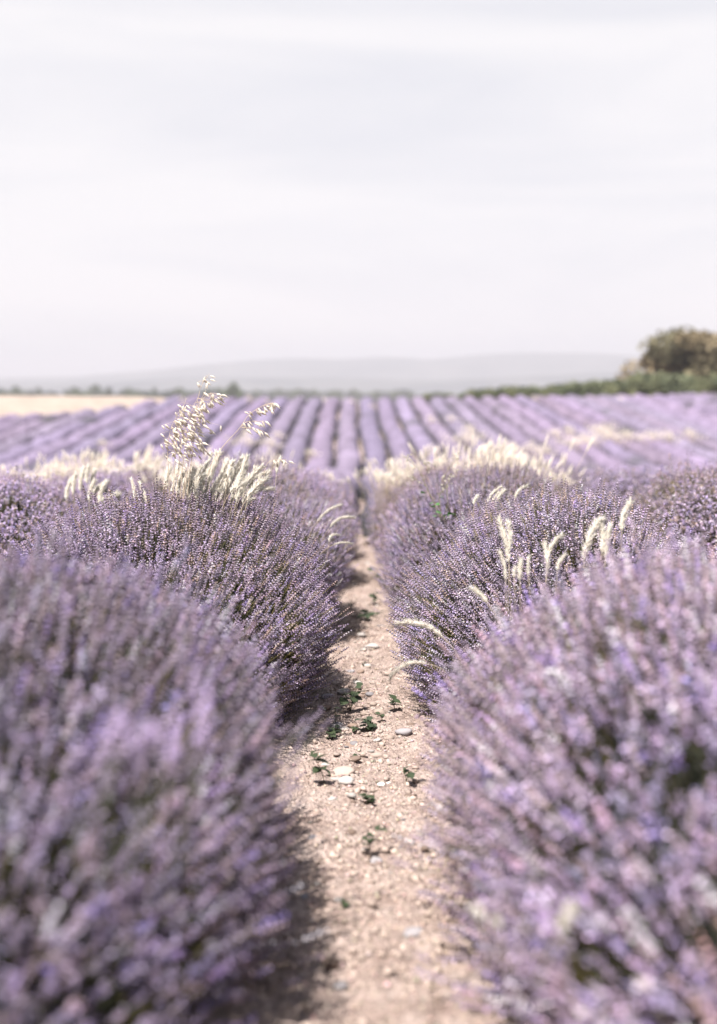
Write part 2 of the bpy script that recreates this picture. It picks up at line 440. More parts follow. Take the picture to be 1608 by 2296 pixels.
def bush_meshes(seed, n, high=True, big=1.0):
    r = np.random.default_rng(seed)
    P, D = bush_points(n, seed)
    acc = Acc(); st = Acc()
    tmpl = SPIKES if high else LOWSP
    pick = r.integers(0, len(tmpl), n)
    L = r.uniform(0.042, 0.075, n) * (big if high else 1.25); W = r.uniform(0.0060, 0.0092, n) * (big if high else 1.7)
    M = frames(D, r.uniform(0, 6.28, n), W, L)
    tn = tints(r, n, P, seed)
    if big > 1: tn = np.clip(1 + 1.3 * (tn - 1), 0.35, 2.6); tn[:, 2] = np.maximum(tn[:, 2], tn[:, 0] * 0.78)
    for k, (tv, tt, tcx) in enumerate(tmpl):
        m = pick == k
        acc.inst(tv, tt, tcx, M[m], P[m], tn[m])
    sel = np.arange(n) if high else np.arange(0, n, 2)
    ln = r.uniform(0.20, 0.34, len(sel))
    D2 = D[sel] + np.array([0, 0, 0.12]) * r.uniform(0, 1, (len(sel), 1)); D2 /= np.linalg.norm(D2, axis=1)[:, None]
    Ms = frames(D2, np.zeros(len(sel)), np.full(len(sel), 0.0013 if high else 0.0024), ln)
    ts = 1 + 0.25 * r.normal(size=(len(sel), 1)) * np.ones((1, 3)); ts = np.clip(ts, 0.5, 1.8)
    yl = r.uniform(size=len(sel)) < 0.45; ts[yl] *= np.array([2.3, 1.85, 1.1])
    st.inst(STEMV, STEMT, STEMC, Ms, P[sel] - D2 * ln[:, None], ts)
    # inner leafy mass: a lumpy cushion with many short grey-green leaves
    fo = Acc()
    nu, nv = 40, 16
    lump = Waves(9, 3.2, seed + 1); fine = Waves(20, 18, seed + 5)
    V = []
    for j in range(nv):
        ph = math.pi * (0.5 - 0.85 * j / (nv - 1)) if j < nv else 0
        for i in range(nu):
            th = 2 * math.pi * i / nu
            V.append((math.cos(ph) * math.cos(th), math.cos(ph) * math.sin(th), math.sin(ph)))
    U = np.array(V)
    ex = (1 + 0.054 * lump(U * 1.6) + 0.04 * fine(U)) * 0.76
    V = U * np.array([AX, AY, AZ]) * ex[:, None]; V[:, 2] += CZ; V[:, 2] = np.maximum(V[:, 2], -0.05)
    T = []
    for j in range(nv - 1):
        for i in range(nu):
            a, b = j * nu + i, j * nu + (i + 1) % nu
            T += [(a, a + nu, b), (b, a + nu, b + nu)]
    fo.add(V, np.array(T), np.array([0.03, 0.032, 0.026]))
    nl = 9000 if high else 2500
    u = r.normal(size=(nl, 3)); u /= np.linalg.norm(u, axis=1)[:, None]; u[:, 2] = np.abs(u[:, 2]) * 1.6 - 0.65
    u /= np.linalg.norm(u, axis=1)[:, None]
    pl = u * np.array([AX, AY, AZ]) * (r.uniform(0.72, 0.86, nl) * (1 + 0.054 * lump(u * 1.6)))[:, None]; pl[:, 2] += CZ
    okl = pl[:, 2] > 0.03; pl = pl[okl]; u = u[okl]; nl = len(pl)
    dl = u + np.array([0, 0, 0.5]) + 0.35 * r.normal(size=u.shape)
    Ml = frames(dl, r.uniform(0, 6.28, nl), np.full(nl, 0.004 if high else 0.008), r.uniform(0.04, 0.08, nl))
    LV = np.array([(-1, 0, 0), (1, 0, 0), (0.6, 0, 1), (-0.6, 0, 1.0)], float); LT = np.array([(0, 1, 2), (0, 2, 3)])
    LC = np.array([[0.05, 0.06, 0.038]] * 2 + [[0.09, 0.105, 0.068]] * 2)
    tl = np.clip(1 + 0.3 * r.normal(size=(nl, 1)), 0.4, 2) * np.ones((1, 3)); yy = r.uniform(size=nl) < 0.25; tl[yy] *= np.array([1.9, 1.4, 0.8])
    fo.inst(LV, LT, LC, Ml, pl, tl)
    return acc.mesh('flower_spikes'), st.mesh('stems'), fo.mesh('foliage')

HI = [bush_meshes(100, 14500), bush_meshes(200, 14500), bush_meshes(500, 9000, True, 1.28)]
LO = [bush_meshes(300, 11500, False), bush_meshes(400, 11500, False)]
SP_MESH = []
for k, (tv, tt, tcx) in enumerate(SPIKES + [spike_template(77, 6, 6, 7), spike_template(78, 6, 6, 6)]):
    a = Acc()
    a.add(tv * np.array([0.0066, 0.0066, 0.062]), tt, tcx * (1.0 + 0.1 * (k % 3 - 1)))
    a.add(STEMV * np.array([0.0013, 0.0013, 0.20]) - np.array([0, 0, 0.20]), STEMT, STEMC)
    SP_MESH.append(a.mesh('flower_spike')); SP_MESH[-1].materials.append(M_SPIKE)

bush_group = 'lavender bushes beside the path'
def bush(x, y, hs, ws, variant, high, rot, label, ls=1.0, group=bush_group, singles=0, seed=0, tone=(1, 1, 1)):
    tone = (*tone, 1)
    b = bpy.data.objects.new('lavender_bush', None); COL.objects.link(b)
    b.location = (x, y, g(x, y) - 0.01); b.rotation_euler = (-0.044, 0, rot); b.scale = (ws, ls, hs)
    b['label'] = label; b['category'] = 'lavender'; b['group'] = group
    src = (HI if high else LO)[variant]
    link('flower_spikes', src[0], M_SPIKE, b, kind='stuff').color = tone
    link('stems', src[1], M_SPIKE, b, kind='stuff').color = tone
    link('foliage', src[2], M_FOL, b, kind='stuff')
    if singles:
        P, D = bush_points(singles * 9, seed)
        Mw = Matrix.LocRotScale(b.location, b.rotation_euler.to_quaternion(), b.scale)
        Rm = np.array(Mw.to_3x3()); Pw = P @ Rm.T + np.array(Mw.translation)
        d = Pw - np.array(CAM); dist = np.linalg.norm(d, axis=1)
        Nw = (P - np.array([0, 0, CZ])) / np.array([AX, AY, AZ]) ** 2; Nw = Nw @ Rm.T
        face = -(Nw * d).sum(1) / dist / np.linalg.norm(Nw, axis=1)
        uu = d @ np.array(RT) / (d @ np.array(FWD)); vv = -(d @ np.array(UP)) / (d @ np.array(FWD))
        ok = (face > 0.02) & (np.abs(uu) < 0.30) & (vv < 0.42) & (d[:, 1] > 0.5)
        idx = np.where(ok)[0]; idx = idx[np.argsort(dist[idx])][:singles * 2]
        rr = random.Random(seed); idx = list(idx); rr.shuffle(idx); idx = idx[:singles]
        for k in idx:
            o = bpy.data.objects.new('flower_spike', SP_MESH[rr.randrange(len(SP_MESH))]); COL.objects.link(o)
            o.parent = b; o.color = tone; o.location = P[k] + D[k] * 0.012
            o.rotation_euler = Vector(D[k]).to_track_quat('Z', 'Y').to_euler()
            s_ = rr.uniform(0.85, 1.15); o.scale = (s_, s_, s_)
    return b

XL, XR = PATH_X - S / 2, PATH_X + S / 2
# left of the path; darker tones paint shade into the three nearest bushes
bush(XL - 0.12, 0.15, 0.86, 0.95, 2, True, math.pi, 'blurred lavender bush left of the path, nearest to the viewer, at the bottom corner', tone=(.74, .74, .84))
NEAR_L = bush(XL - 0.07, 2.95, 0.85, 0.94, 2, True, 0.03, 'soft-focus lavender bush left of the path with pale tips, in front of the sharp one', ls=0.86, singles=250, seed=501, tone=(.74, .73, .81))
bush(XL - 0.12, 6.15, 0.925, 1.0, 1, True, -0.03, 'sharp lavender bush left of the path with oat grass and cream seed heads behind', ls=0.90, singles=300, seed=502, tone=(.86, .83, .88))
bush(XL - 0.02, 9.1, 1.02, 0.98, 0, True, math.pi, 'lavender bush left of the path just beyond the sharp one, drooping seed heads beside it')
# right of the path; brighter tones paint in sunlight, tan on the nearest
bush(XR + 0.05, 0.35, 0.84, 0.95, 2, True, 0.0, 'blurred lavender bush right of the path, nearest to the viewer, at the bottom corner', tone=(1.25, 1.12, .98))
bush(XR - 0.02, 3.05, 0.84, 0.95, 2, True, math.pi, 'soft-focus violet lavender bush right of the path, in front of the sharp one', singles=250, seed=503, ls=0.9, tone=(1.20, 1.17, 1.24))
bush(XR + 0.10, 6.15, 0.90, 1.02, 0, True, math.pi + 0.02, 'sharp lavender bush right of the path with two arching seed heads on its flank', singles=300, seed=504)
bush(XR + 0.02, 9.2, 1.00, 1.0, 1, True, 0.0, 'lit lavender bush right of the path with a green leafy weed growing through it')
# a sprig standing out of the near left bush, sunlight painted as brighter colour
rq = random.Random(9)
for k in range(22):
    px, py = rq.choice([(300, 1668), (345, 1705), (395, 1722), (330, 1740), (225, 1640), (215, 1700), (420, 1620), (260, 1690)])
    p = at(px + rq.gauss(0, 30), py + rq.gauss(0, 26), 1.95 + rq.uniform(-.08, .08))
    o = bpy.data.objects.new('flower_spike', SP_MESH[5 + k % 2]); COL.objects.link(o); o.parent = NEAR_L
    Mi = Matrix.LocRotScale(NEAR_L.location, NEAR_L.rotation_euler.to_quaternion(), NEAR_L.scale).inverted()
    o.location = Mi @ p; o.color = (1.4, 1.34, 1.55, 1)
    o.rotation_euler = Vector((rq.uniform(0, .5), rq.uniform(-.3, .2), 1)).to_track_quat('Z', 'Y').to_euler()
    o.scale = (1.15, 1.15, 1.15)
rb = random.Random(5)
for side, nm in ((-1, 'left'), (1, 'right')):
    for ri in range(4):
        x0 = PATH_X + side * (S / 2 + S * ri)
        ylist = [12.2, 15.2] if ri == 0 else [3.2 + 3.0 * k for k in range(5)]
        for k, yy in enumerate(ylist):
            if abs(x0) > 0.36 * (yy + 1.5) + 0.9: continue
            nth = ORD[k + 4] if ri == 0 else ORD[k]
            rowname = 'row beside the path' if ri == 0 else ORD[ri] + ' row'
            bush(x0 + rb.uniform(-.05, .05), yy + rb.uniform(-.2, .2), rb.uniform(0.93, 0.99), rb.uniform(0.96, 1.03), rb.randrange(2), ri == 1 and yy < 8,
                 rb.choice([0, math.pi]), f'purple lavender bush, {nth} along the {rowname} {nm} of the path', group='lavender bushes in the rows behind', tone=rb.choice([(1, 1, 1), (1.12, 1.08, 1.15), (.92, .92, .95), (1.15, 1.1, 1.1)]))

# far rows running down into the dip and up the slope
M_ROW = plant_mat('lavender_row', 0.0, 0.8, noise=9)
ROWEND = 134.5
TV, TT, TCx = spike_template(90, 1, 3, 1)
def row(i, side):
    x0 = PATH_X + side * (S / 2 + S * i)
    seed = 1000 + i * 2 + (side > 0)
    r = np.random.default_rng(seed)
    y0 = max(16.6, (abs(x0) - 3.0) / 0.33)
    y1 = ROWEND + r.uniform(-0.6, 0.6)
    if side < 0:
        ycand = [yy for yy in np.arange(70, ROWEND, 0.5) if x0 < edge_x(yy) + 1.0]
        if ycand: y1 = min(ycand) - 0.3
    if y1 - y0 < 4: return
    yv = [y0]
    while yv[-1] < y1: yv.append(yv[-1] + (0.22 if yv[-1] < 40 else 0.45))
    yv = np.array(yv); na = 11
    ang = np.linspace(-0.12, math.pi + 0.12, na)
    lump = Waves(12, 2.2, seed); mid = Waves(14, 6, seed + 1); fine = Waves(30, 16, seed + 2)
    taper = np.clip(np.minimum(yv - y0, yv[-1] - yv) / 1.0 + 0.25, 0, 1) ** 0.5
    wob = 0.06 * Waves(5, 0.25, seed + 3, 1)(yv[:, None]) + 0.15 * np.sin((yv - 62) / 36 * 3.14) * np.clip((yv - 62) / 10, 0, 1)
    Y = np.repeat(yv, na); Aa = np.tile(ang, len(yv)); Tp = np.repeat(taper, na); Wb = np.repeat(wob, na)
    Q = np.stack([np.cos(Aa) * 0.7, Y, np.sin(Aa) * 0.9], 1)
    ex = 1 + 0.075 * lump(Q) + 0.055 * mid(Q) + 0.05 * fine(Q)
    clump = 0.05 * np.sin(Y / 1.05 * 6.28 / 2 + seed) 
    hw = 0.71 + 0.5 * clump + 0.10 * np.clip((Y - 26) / 10, 0, 1); hh = 0.74 + clump
    X = x0 + Wb + np.cos(Aa) * hw * ex * Tp
    Z = G(X * 0 + x0, Y) + 0.22 * Tp + np.sin(Aa) * hh * ex * Tp
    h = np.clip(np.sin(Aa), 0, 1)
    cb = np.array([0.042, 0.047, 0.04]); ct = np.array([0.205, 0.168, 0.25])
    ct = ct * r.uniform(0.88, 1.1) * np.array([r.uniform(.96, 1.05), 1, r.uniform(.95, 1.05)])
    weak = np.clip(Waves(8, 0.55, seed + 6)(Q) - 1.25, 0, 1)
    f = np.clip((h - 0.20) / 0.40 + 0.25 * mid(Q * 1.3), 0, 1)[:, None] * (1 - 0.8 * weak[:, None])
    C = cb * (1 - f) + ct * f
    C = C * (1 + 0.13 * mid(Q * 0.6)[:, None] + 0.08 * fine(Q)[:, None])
    nyv = len(yv)
    ii = (np.arange(nyv - 1)[:, None] * na + np.arange(na - 1)[None]).ravel()
    T = np.concatenate([np.stack([ii, ii + na, ii + 1], 1), np.stack([ii + 1, ii + na, ii + na + 1], 1)])
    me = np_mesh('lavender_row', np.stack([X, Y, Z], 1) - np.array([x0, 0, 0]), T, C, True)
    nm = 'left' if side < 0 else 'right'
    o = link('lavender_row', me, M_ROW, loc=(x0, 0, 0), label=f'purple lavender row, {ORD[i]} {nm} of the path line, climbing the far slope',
             cat='lavender row', group='lavender rows on the far slope')
    # standing spikes that roughen the outline
    L_ = min(y1, 130) - y0
    dens = lambda yy: np.where(yy < 34, 130.0, 26.0)
    n = int(1.6 * 85 * max(0, min(34, y1) - y0)) + int(1.6 * 11 * max(0, y1 - max(34, y0)))
    n1 = int(1.6 * 85 * max(0, min(34, y1) - y0))
    ya = np.concatenate([r.uniform(y0, max(34, y0 + .01), n1) if n1 else np.zeros(0), r.uniform(max(34, y0), y1, n - n1)])
    aa = r.uniform(0.15, math.pi - 0.15, n)
    yy_t = np.clip(np.minimum(ya - y0, y1 - ya) / 1.0 + 0.25, 0, 1) ** 0.5
    far = ya > 34
    q = np.stack([np.cos(aa) * 0.7, ya, np.sin(aa) * 0.9], 1)
    e2 = 1 + 0.075 * lump(q) + 0.055 * mid(q) + 0.02
    cl = 0.05 * np.sin(ya / 1.05 * 6.28 / 2 + seed)
    xx = np.cos(aa) * (0.71 + 0.5 * cl + 0.10 * np.clip((ya - 26) / 10, 0, 1)) * e2 * yy_t + np.interp(ya, yv, wob)
    zz = G(np.full(n, x0), ya) + 0.22 * yy_t + np.sin(aa) * (0.74 + cl) * e2 * yy_t
    D = np.stack([np.cos(aa) * 0.6, 0.1 * r.normal(size=n), np.sin(aa) * 0.9 + 0.3], 1)
    Mx = frames(D, r.uniform(0, 6, n), np.where(far, 0.055, 0.014) * r.uniform(.7, 1.3, n), np.where(far, 0.10, 0.085) * r.uniform(.7, 1.3, n))
    a = Acc(); tn = tints(r, n, q, seed)
    a.inst(TV, TT, TCx * 0.92, Mx, np.stack([xx, ya, zz], 1), tn)
    link('flower_spikes', a.mesh('flower_spikes'), M_SPIKE, o, kind='stuff')
for side in (-1, 1):
    for i in range(24):
        row(i, side)

# ------------------------------------------------------------------ stones and gravel on the path
def stone_mesh(seed, sub=2, flat=0.6):
    import bmesh
    bm = bmesh.new(); bmesh.ops.create_icosphere(bm, subdivisions=sub, radius=1)
    V = np.array([tuple(v.co) for v in bm.verts]); T = np.array([[v.index for v in f.verts] for f in bm.faces]); bm.free()
    w = Waves(6, 1.7, seed); w2 = Waves(12, 5, seed + 1)
    r = np.random.default_rng(seed)
    V = V * (1 + 0.17 * w(V) + 0.05 * w2(V))[:, None]
    for _ in range(4):   # broken flat faces
        n = r.normal(size=3); n /= np.linalg.norm(n); dd = V @ n; lim = r.uniform(0.62, 0.85)
        V = V - np.maximum(dd - lim, 0)[:, None] * n * 0.85
    V = V * np.array([1, r.uniform(0.6, 0.85), flat * r.uniform(0.75, 1.1)])
    return np_mesh('stone', V, T, np.array([0.5, 0.45, 0.42]), True)
ST = [stone_mesh(k) for k in range(7)]; ST_S = [stone_mesh(20 + k, 1) for k in range(6)]
for m in ST + ST_S: m.materials.append(M_STONE)
def stone(px, py, wpx, color, label, group=None, mesh=None, hs=1.0, rz=None, sink=0.25):
    p = on_ground(px, py); d = p.y
    size = wpx * d / F_PX / 2
    o = bpy.data.objects.new('stone', mesh or ST[random.randrange(7)]); COL.objects.link(o)
    o.scale = (size, size * random.uniform(0.9, 1.2), size * hs)
    o.location = (p.x, p.y, gs(p.x, p.y) + size * hs * (0.5 - sink)); o.rotation_euler = (random.uniform(-.2, .2), random.uniform(-.2, .2), random.uniform(-.4, .4) if rz is None else rz)
    o.color = (*color, 1); o['label'] = label; o['category'] = 'stone'
    if group: o['group'] = group
    return o
def sx(v): return v * 0.5607
W_ = (0.40, 0.375, 0.36); B_ = (0.23, 0.17, 0.14); GR = (0.29, 0.275, 0.29); CR = (0.38, 0.31, 0.275)
big = [  # source pixel x, y of the stone's foot, width, colour, label
    (1410, 2985, 64, B_, 'smooth brown stone above the pale one at the foot of the dark weed'),
    (1370, 2925 - 0, 58, W_, 'pale grey stone touching the small leafy weed left of the brown stone'),
    (1408, 2915, 50, B_, 'brown oval stone lying over the pale grey one in the path middle'),
    (1393, 3005, 26, CR, 'small round cream stone in front of the large brown one'),
    (1505, 2968, 36, W_, 'small white angular stone alone on the smooth soil right of the path middle'),
    (1610, 2950, 80, GR, 'large grey stone partly under the lavender at the path right edge'),
    (1485, 2598, 62, W_, 'long white stone across the path below the dark twig'),
    (1402, 2555, 48, B_, 'brown humped stone near the left lavender foot'),
    (1470, 2665, 40, W_, 'whitish stone right of the single-leaf seedling'),
    (1430, 2745, 46, W_, 'flat white stone above the tall green weed'),
    (1425, 2765, 48, CR, 'flat cream stone just in front of the flat white stone'),
    (1305, 2800, 58, GR, 'pale flat slab stone at the left edge of the path'),
    (1345, 2745, 56, CR, 'large cream stone half buried under dry grass stalks'),
    (1290, 2725, 50, CR, 'cream stone beside the left lavender skirt'),
    (1300, 2840, 44, B_, 'round tan stone at the left edge below the flat slab'),
    (1375, 3090, 96, CR, 'broad flat tan stone with straight right edge, in the path middle'),
    (1385, 3140, 80, W_, 'broad pale stone in front of the broad flat tan one'),
    (1525, 3138, 38, (0.80, 0.78, 0.76), 'bright white stone at the right of the path, near a small weed'),
    (1552, 3125, 22, (0.76, 0.74, 0.72), 'small bright white stone beside the larger bright white one'),
    (1325, 3205, 42, W_, 'oblong white stone left in the path ahead of the leafy weed'),
    (1257, 3375, 48, GR, 'blurred light grey stone by the dark lavender tips on the left'),
    (1353, 3615, 50, W_, 'blurred white stone low in the path, weed shoot in front'),
    (1265, 3550, 40, W_, 'blurred white stone low at the left of the path'),
    (1645, 3735, 84, GR, 'blurred pale stone at the bottom right of the path'),
    (1500, 3455, 52, GR, 'blurred bluish flat stone in the lower path'),
    (1215, 3610, 36, GR, 'blurred small pale stone at the lower left path edge'),
    (1300, 3060, 40, W_, 'pale stone left of the broad flat tan one'),
    (1455, 2765 + 30, 30, B_, 'small tan stone between flat cream stone and tall weed'),
    (1400, 2700, 40, GR, 'grey stone by the thin dry stalks'),
    (1440, 2705, 34, B_, 'brown stone next to the grey stone by the dry stalks'),
    (1345, 2610, 36, B_, 'brown pebble near the left lavender, level with long white stone'),
]
for (a, b, w, c, lab) in big:
    stone(sx(a), sx(b), sx(w), c, lab, hs=0.8, sink=0.34)
rs = random.Random(3)
cnt = 0; pebbles = {}
while cnt < 255:
    py = rs.uniform(1180, 2230) if rs.random() < 0.75 else rs.uniform(1350, 1700)
    d = on_ground(811, py)
    u = rs.gauss(-0.1, 0.62); x = PATH_X + u * 0.23
    if abs(u) > 1.25: continue
    px = 804 + (x) * F_PX / d.y
    sz = rs.choice([9, 11, 13, 16, 20, 28, 36]) * rs.uniform(0.7, 1.1) * (5.5 / d.y) ** 0.6
    ci = rs.choice([0, 1, 1, 2, 3, 4, 4, 4]); c = [W_, CR, GR, B_, (0.38, 0.31, 0.27)][ci]; cn = ['whitish', 'cream', 'grey', 'brown', 'tan'][ci]; v = rs.uniform(0.62, 0.9)
    so_ = stone(px, py, sz, tuple(min(0.85, q * v) for q in c), f'small {cn} pebble among others like it on the stony soil between the lavender', 'pebbles on the stony path',
          mesh=rs.choice(ST_S + ST[:2]), hs=rs.uniform(0.7, 1.0), sink=rs.uniform(0.15, 0.45))
    cnt += 1
    band = 'far beyond the green weeds' if d.y > 9 else 'just beyond the green weeds' if d.y > 6.9 else 'among the green weeds' if d.y > 4.6 else 'in the soft near stretch'
    sd = 'left side' if x < PATH_X - 0.07 else 'right side' if x > PATH_X + 0.07 else 'middle'
    pebbles.setdefault((cn, sd, band, 'larger' if sz > 18 else 'small'), []).append((d.y, so_))
for (cn, sd, band, zs), lst in pebbles.items():
    for k, (_, so_) in enumerate(sorted(lst, key=lambda q: q[0])):
        so_['label'] = f'{"nearest" if k == 0 else ORD[k]} {zs} {cn} pebble on the {sd} of the path, {band}'
# gravel, uncountable
a = Acc(); r = np.random.default_rng(77)
OV = np.array([(1, 0, 0), (-1, 0, 0), (0, 1, 0), (0, -1, 0), (0, 0, 1), (0, 0, -1), (.65, .65, .4), (-.6, .5, .5), (.5, -.65, .45), (-.6, -.6, .4)], float)
OT = np.array([(4, 0, 6), (4, 6, 2), (4, 2, 7), (4, 7, 1), (4, 1, 9), (4, 9, 3), (4, 3, 8), (4, 8, 0), (0, 5, 6), (6, 5, 2), (2, 5, 7), (7, 5, 1), (1, 5, 9), (9, 5, 3), (3, 5, 8), (8, 5, 0)])
n = 11000
y = 1.9 + 12 * r.uniform(size=n) ** 1.5; x = PATH_X + 0.21 * r.normal(size=n)
k = np.abs(x - PATH_X) < 0.5; x, y = x[k], y[k]; n = len(x)
z = soil_h(x, y)
s_ = r.uniform(0.0018, 0.0065, n) * np.where(r.uniform(size=n) < 0.12, 1.7, 1.0)
D = np.tile(np.array([[0, 0, 1.0]]), (n, 1)) + 0.4 * r.normal(size=(n, 3))
Mx = frames(D, r.uniform(0, 6.28, n), s_, s_ * r.uniform(0.4, 0.8, n))
cc = np.array([0.41, 0.33, 0.29]); tn = (r.uniform(0.55, 1.35, n))[:, None] * (1 + 0.06 * r.normal(size=(n, 3)))
a.inst(OV, OT, np.tile(cc, (len(OV), 1)), Mx, np.stack([x, y, z + s_ * 0.2], 1), tn)
n = 1500
y = 1.9 + 11 * r.uniform(size=n) ** 1.4; x = PATH_X + 0.2 * r.normal(size=n); k = np.abs(x - PATH_X) < 0.45; x, y = x[k], y[k]; n = len(x)
s_ = r.uniform(0.007, 0.02, n); D = np.tile(np.array([[0, 0, 1.0]]), (n, 1)) + 0.5 * r.normal(size=(n, 3))
a.inst(OV * (1 + 0.2 * np.sin(OV[:, ::-1] * 5)), OT, np.tile(cc, (len(OV), 1)), frames(D, r.uniform(0, 6.28, n), s_, s_ * r.uniform(0.35, 0.7, n)), np.stack([x, y, soil_h(x, y)], 1), r.uniform(0.75, 1.15, n)[:, None] * np.ones((n, 3)))
M_GRAV = plant_mat('gravel', 0.0, 0.9, mul=0.95, spec=0.15, noise=60)
link('gravel', a.mesh('gravel'), M_GRAV, kind='stuff', label='fine crumbs of soil and gravel on the path', cat='gravel')
# dead twigs and dry stalks on the soil
a = Acc(); rt = random.Random(8)
for k in range(190):
    y = rt.uniform(2.2, 10); x = PATH_X + rt.choice([-1, 1, 1, -1, 0.3]) * rt.uniform(0.05, 0.30)
    ang = rt.uniform(0, 6.28); l = rt.uniform(0.015, 0.05)
    p0 = Vector((x, y, gs(x, y) + 0.002)); p1 = p0 + Vector((math.cos(ang) * l, math.sin(ang) * l, rt.uniform(0, 0.012)))
    tube(a, [p0, (p0 + p1) / 2 + Vector((0, 0, 0.004)), p1], [0.0011, 0.001, 0.0006], np.array(rt.choice([(0.10, 0.07, 0.05), (0.35, 0.27, 0.17), (0.05, 0.04, 0.04)])), 3)
link('plant_litter', a.mesh('plant_litter'), M_GRAV, kind='stuff', label='dry twigs and plant bits scattered on the path', cat='litter')

# ------------------------------------------------------------------ weeds on the path
def leaf_mesh(name, n=6, fold=0.25, lobes=False, col=(0.045, 0.064, 0.032), wid=0.42):
    V = []; C = []; T = []
    for i in range(n + 1):
        t = i / n; w = wid * math.sin(math.pi * min(1, t * 0.97 + 0.03)) ** 0.75 + 0.012
        if lobes and i % 2: w *= 0.6
        for s_ in (-1, 0, 1):
            V.append((s_ * w, t, -0.28 * t * t + fold * abs(s_) * w)); C.append(np.array(col) * (1.25 if s_ == 0 else 1.0))
    for i in range(n):
        for k in (0, 1):
            q = i * 3 + k; T += [(q, q + 1, q + 4), (q, q + 4, q + 3)]
    return np_mesh(name, np.array(V), np.array(T), np.array(C), True)
LEAVES = [leaf_mesh('leaf'), leaf_mesh('leaf', 8, 0.2, True, (0.042, 0.06, 0.034), 0.5), leaf_mesh('leaf', 5, 0.3, False, (0.05, 0.07, 0.035), 0.3)]
for m in LEAVES: m.materials.append(M_LEAF)
BR_LEAF = leaf_mesh('leaf', 6, 0.2, True, (0.07, 0.19, 0.05), 0.5); BR_LEAF.materials.append(M_LEAF)
def put_leaf(parent, p, d, size, mesh, rr):
    o = bpy.data.objects.new('leaf', mesh); COL.objects.link(o); o.parent = parent; o.location = p
    o.rotation_euler = Vector(d).to_track_quat('Y', 'Z').to_euler(); o.rotation_euler.rotate_axis('Y', rr.uniform(-.5, .5))
    o.scale = (size, size, size); return o
def weed(px, py, hpx, nleaf, lpx, label, seed, style=0, stems=2):
    rr = random.Random(seed); p = on_ground(px, py); sc = p.y / F_PX
    H, Ls = hpx * sc * 1.25, lpx * sc * 1.6
    root = link('weed', None, loc=(p.x, p.y, gs(p.x, p.y) - 0.003), label=label, cat='weed', group='weeds on the path')
    a = Acc(); tips = []
    for k in range(stems):
        an = rr.uniform(0, 6.28); sp_ = rr.uniform(0.1, 0.55) * H
        e = Vector((math.cos(an) * sp_, math.sin(an) * sp_, H * rr.uniform(0.7, 1.0)))
        pts = bez((0, 0, 0), (e.x * 0.2, e.y * 0.2, e.z * 0.6), e, 5)
        tube(a, pts, [0.0017, 0.0016, 0.0014, 0.0012, 0.0009], np.array([0.10, 0.11, 0.05]), 4); tips.append(pts)
    link('stem', a.mesh('stem'), M_LEAF, root)
    for k in range(nleaf):
        pts = tips[k % stems]; t = 0.25 + 0.75 * ((k // stems) + 1) / (nleaf / stems + 0.01); t = min(1, t)
        q = pts[min(4, int(round(t * 4)))]
        an = rr.uniform(0, 6.28); d = Vector((math.cos(an), math.sin(an), rr.uniform(-0.1, 0.7)))
        put_leaf(root, q, d, Ls * rr.uniform(0.7, 1.15), LEAVES[style], rr)
    return root
weed(sx(1465), sx(2492), 20, 9, 15, 'green weed in the path middle, farthest of the large ones', 1, 0, 3)
weed(sx(1500), sx(2478), 14, 4, 9, 'small upright seedling right of the farthest large weed', 2, 2, 1)
weed(sx(1388), sx(2535), 11, 5, 9, 'small weed by the brown humped stone at the left', 3, 0, 2)
weed(sx(1450), sx(2668), 13, 2, 11, 'seedling with one round leaf beside the whitish stone', 4, 0, 1)
weed(sx(1402), sx(2852), 46, 16, 15, 'tallest dark green branching weed in the path middle', 5, 0, 4)
weed(sx(1340), sx(2905), 40, 8, 9, 'thin wispy weed with dark stalks left of the path middle', 6, 2, 4)
weed(sx(1465), sx(2932), 24, 12, 16, 'compact dark leafy weed right of the brown stones', 7, 1, 3)
weed(sx(1358), sx(2925), 12, 4, 10, 'small dark weed against the pale grey stone', 8, 0, 2)
weed(sx(1330), sx(2958), 18, 9, 16, 'star-shaped low weed left of the brown stone', 9, 2, 3)
weed(sx(1530), sx(2905), 17, 5, 8, 'small lone seedling on smooth soil near the right bush', 10, 0, 1)
weed(sx(1425), sx(2935), 8, 5, 8, 'creeping weed in front of the brown oval stone', 11, 0, 2)
weed(sx(1299), sx(3155), 62, 10, 18, 'tall thin-stemmed weed with broad leaves at the left path edge', 12, 0, 1)
weed(sx(1470), sx(3215), 22, 10, 15, 'blurry-edged green weed low in the path, fan of narrow leaves', 13, 2, 4)
weed(sx(1476), sx(3430), 46, 9, 14, 'blurred weed with dark stalks in the lower path', 14, 0, 4)
weed(sx(1368), sx(3650), 14, 5, 13, 'blurred green shoot in front of the low white stone', 15, 2, 2)
weed(sx(1502), sx(2420), 24, 10, 10, 'weed cluster on the right path edge beyond the large ones', 16, 0, 4)
weed(sx(1518), sx(2350), 30, 12, 10, 'leafy weed against the shaded bush foot on the right', 17, 0, 4)
weed(sx(1405), sx(2440), 18, 8, 9, 'brownish weed on the left path edge beyond the large ones', 18, 2, 3)
weed(sx(1578), sx(2858), 26, 7, 14, 'dark leafy weed hugging the right bush foot', 19, 0, 3)
weed(sx(1420), sx(3250 - 210), 10, 5, 8, 'dried dark weed clump behind the broad tan stone', 20, 2, 3)
weed(sx(1625), sx(3130), 26, 6, 13, 'faint weed at the right lavender skirt below the grey stone', 21, 0, 3)
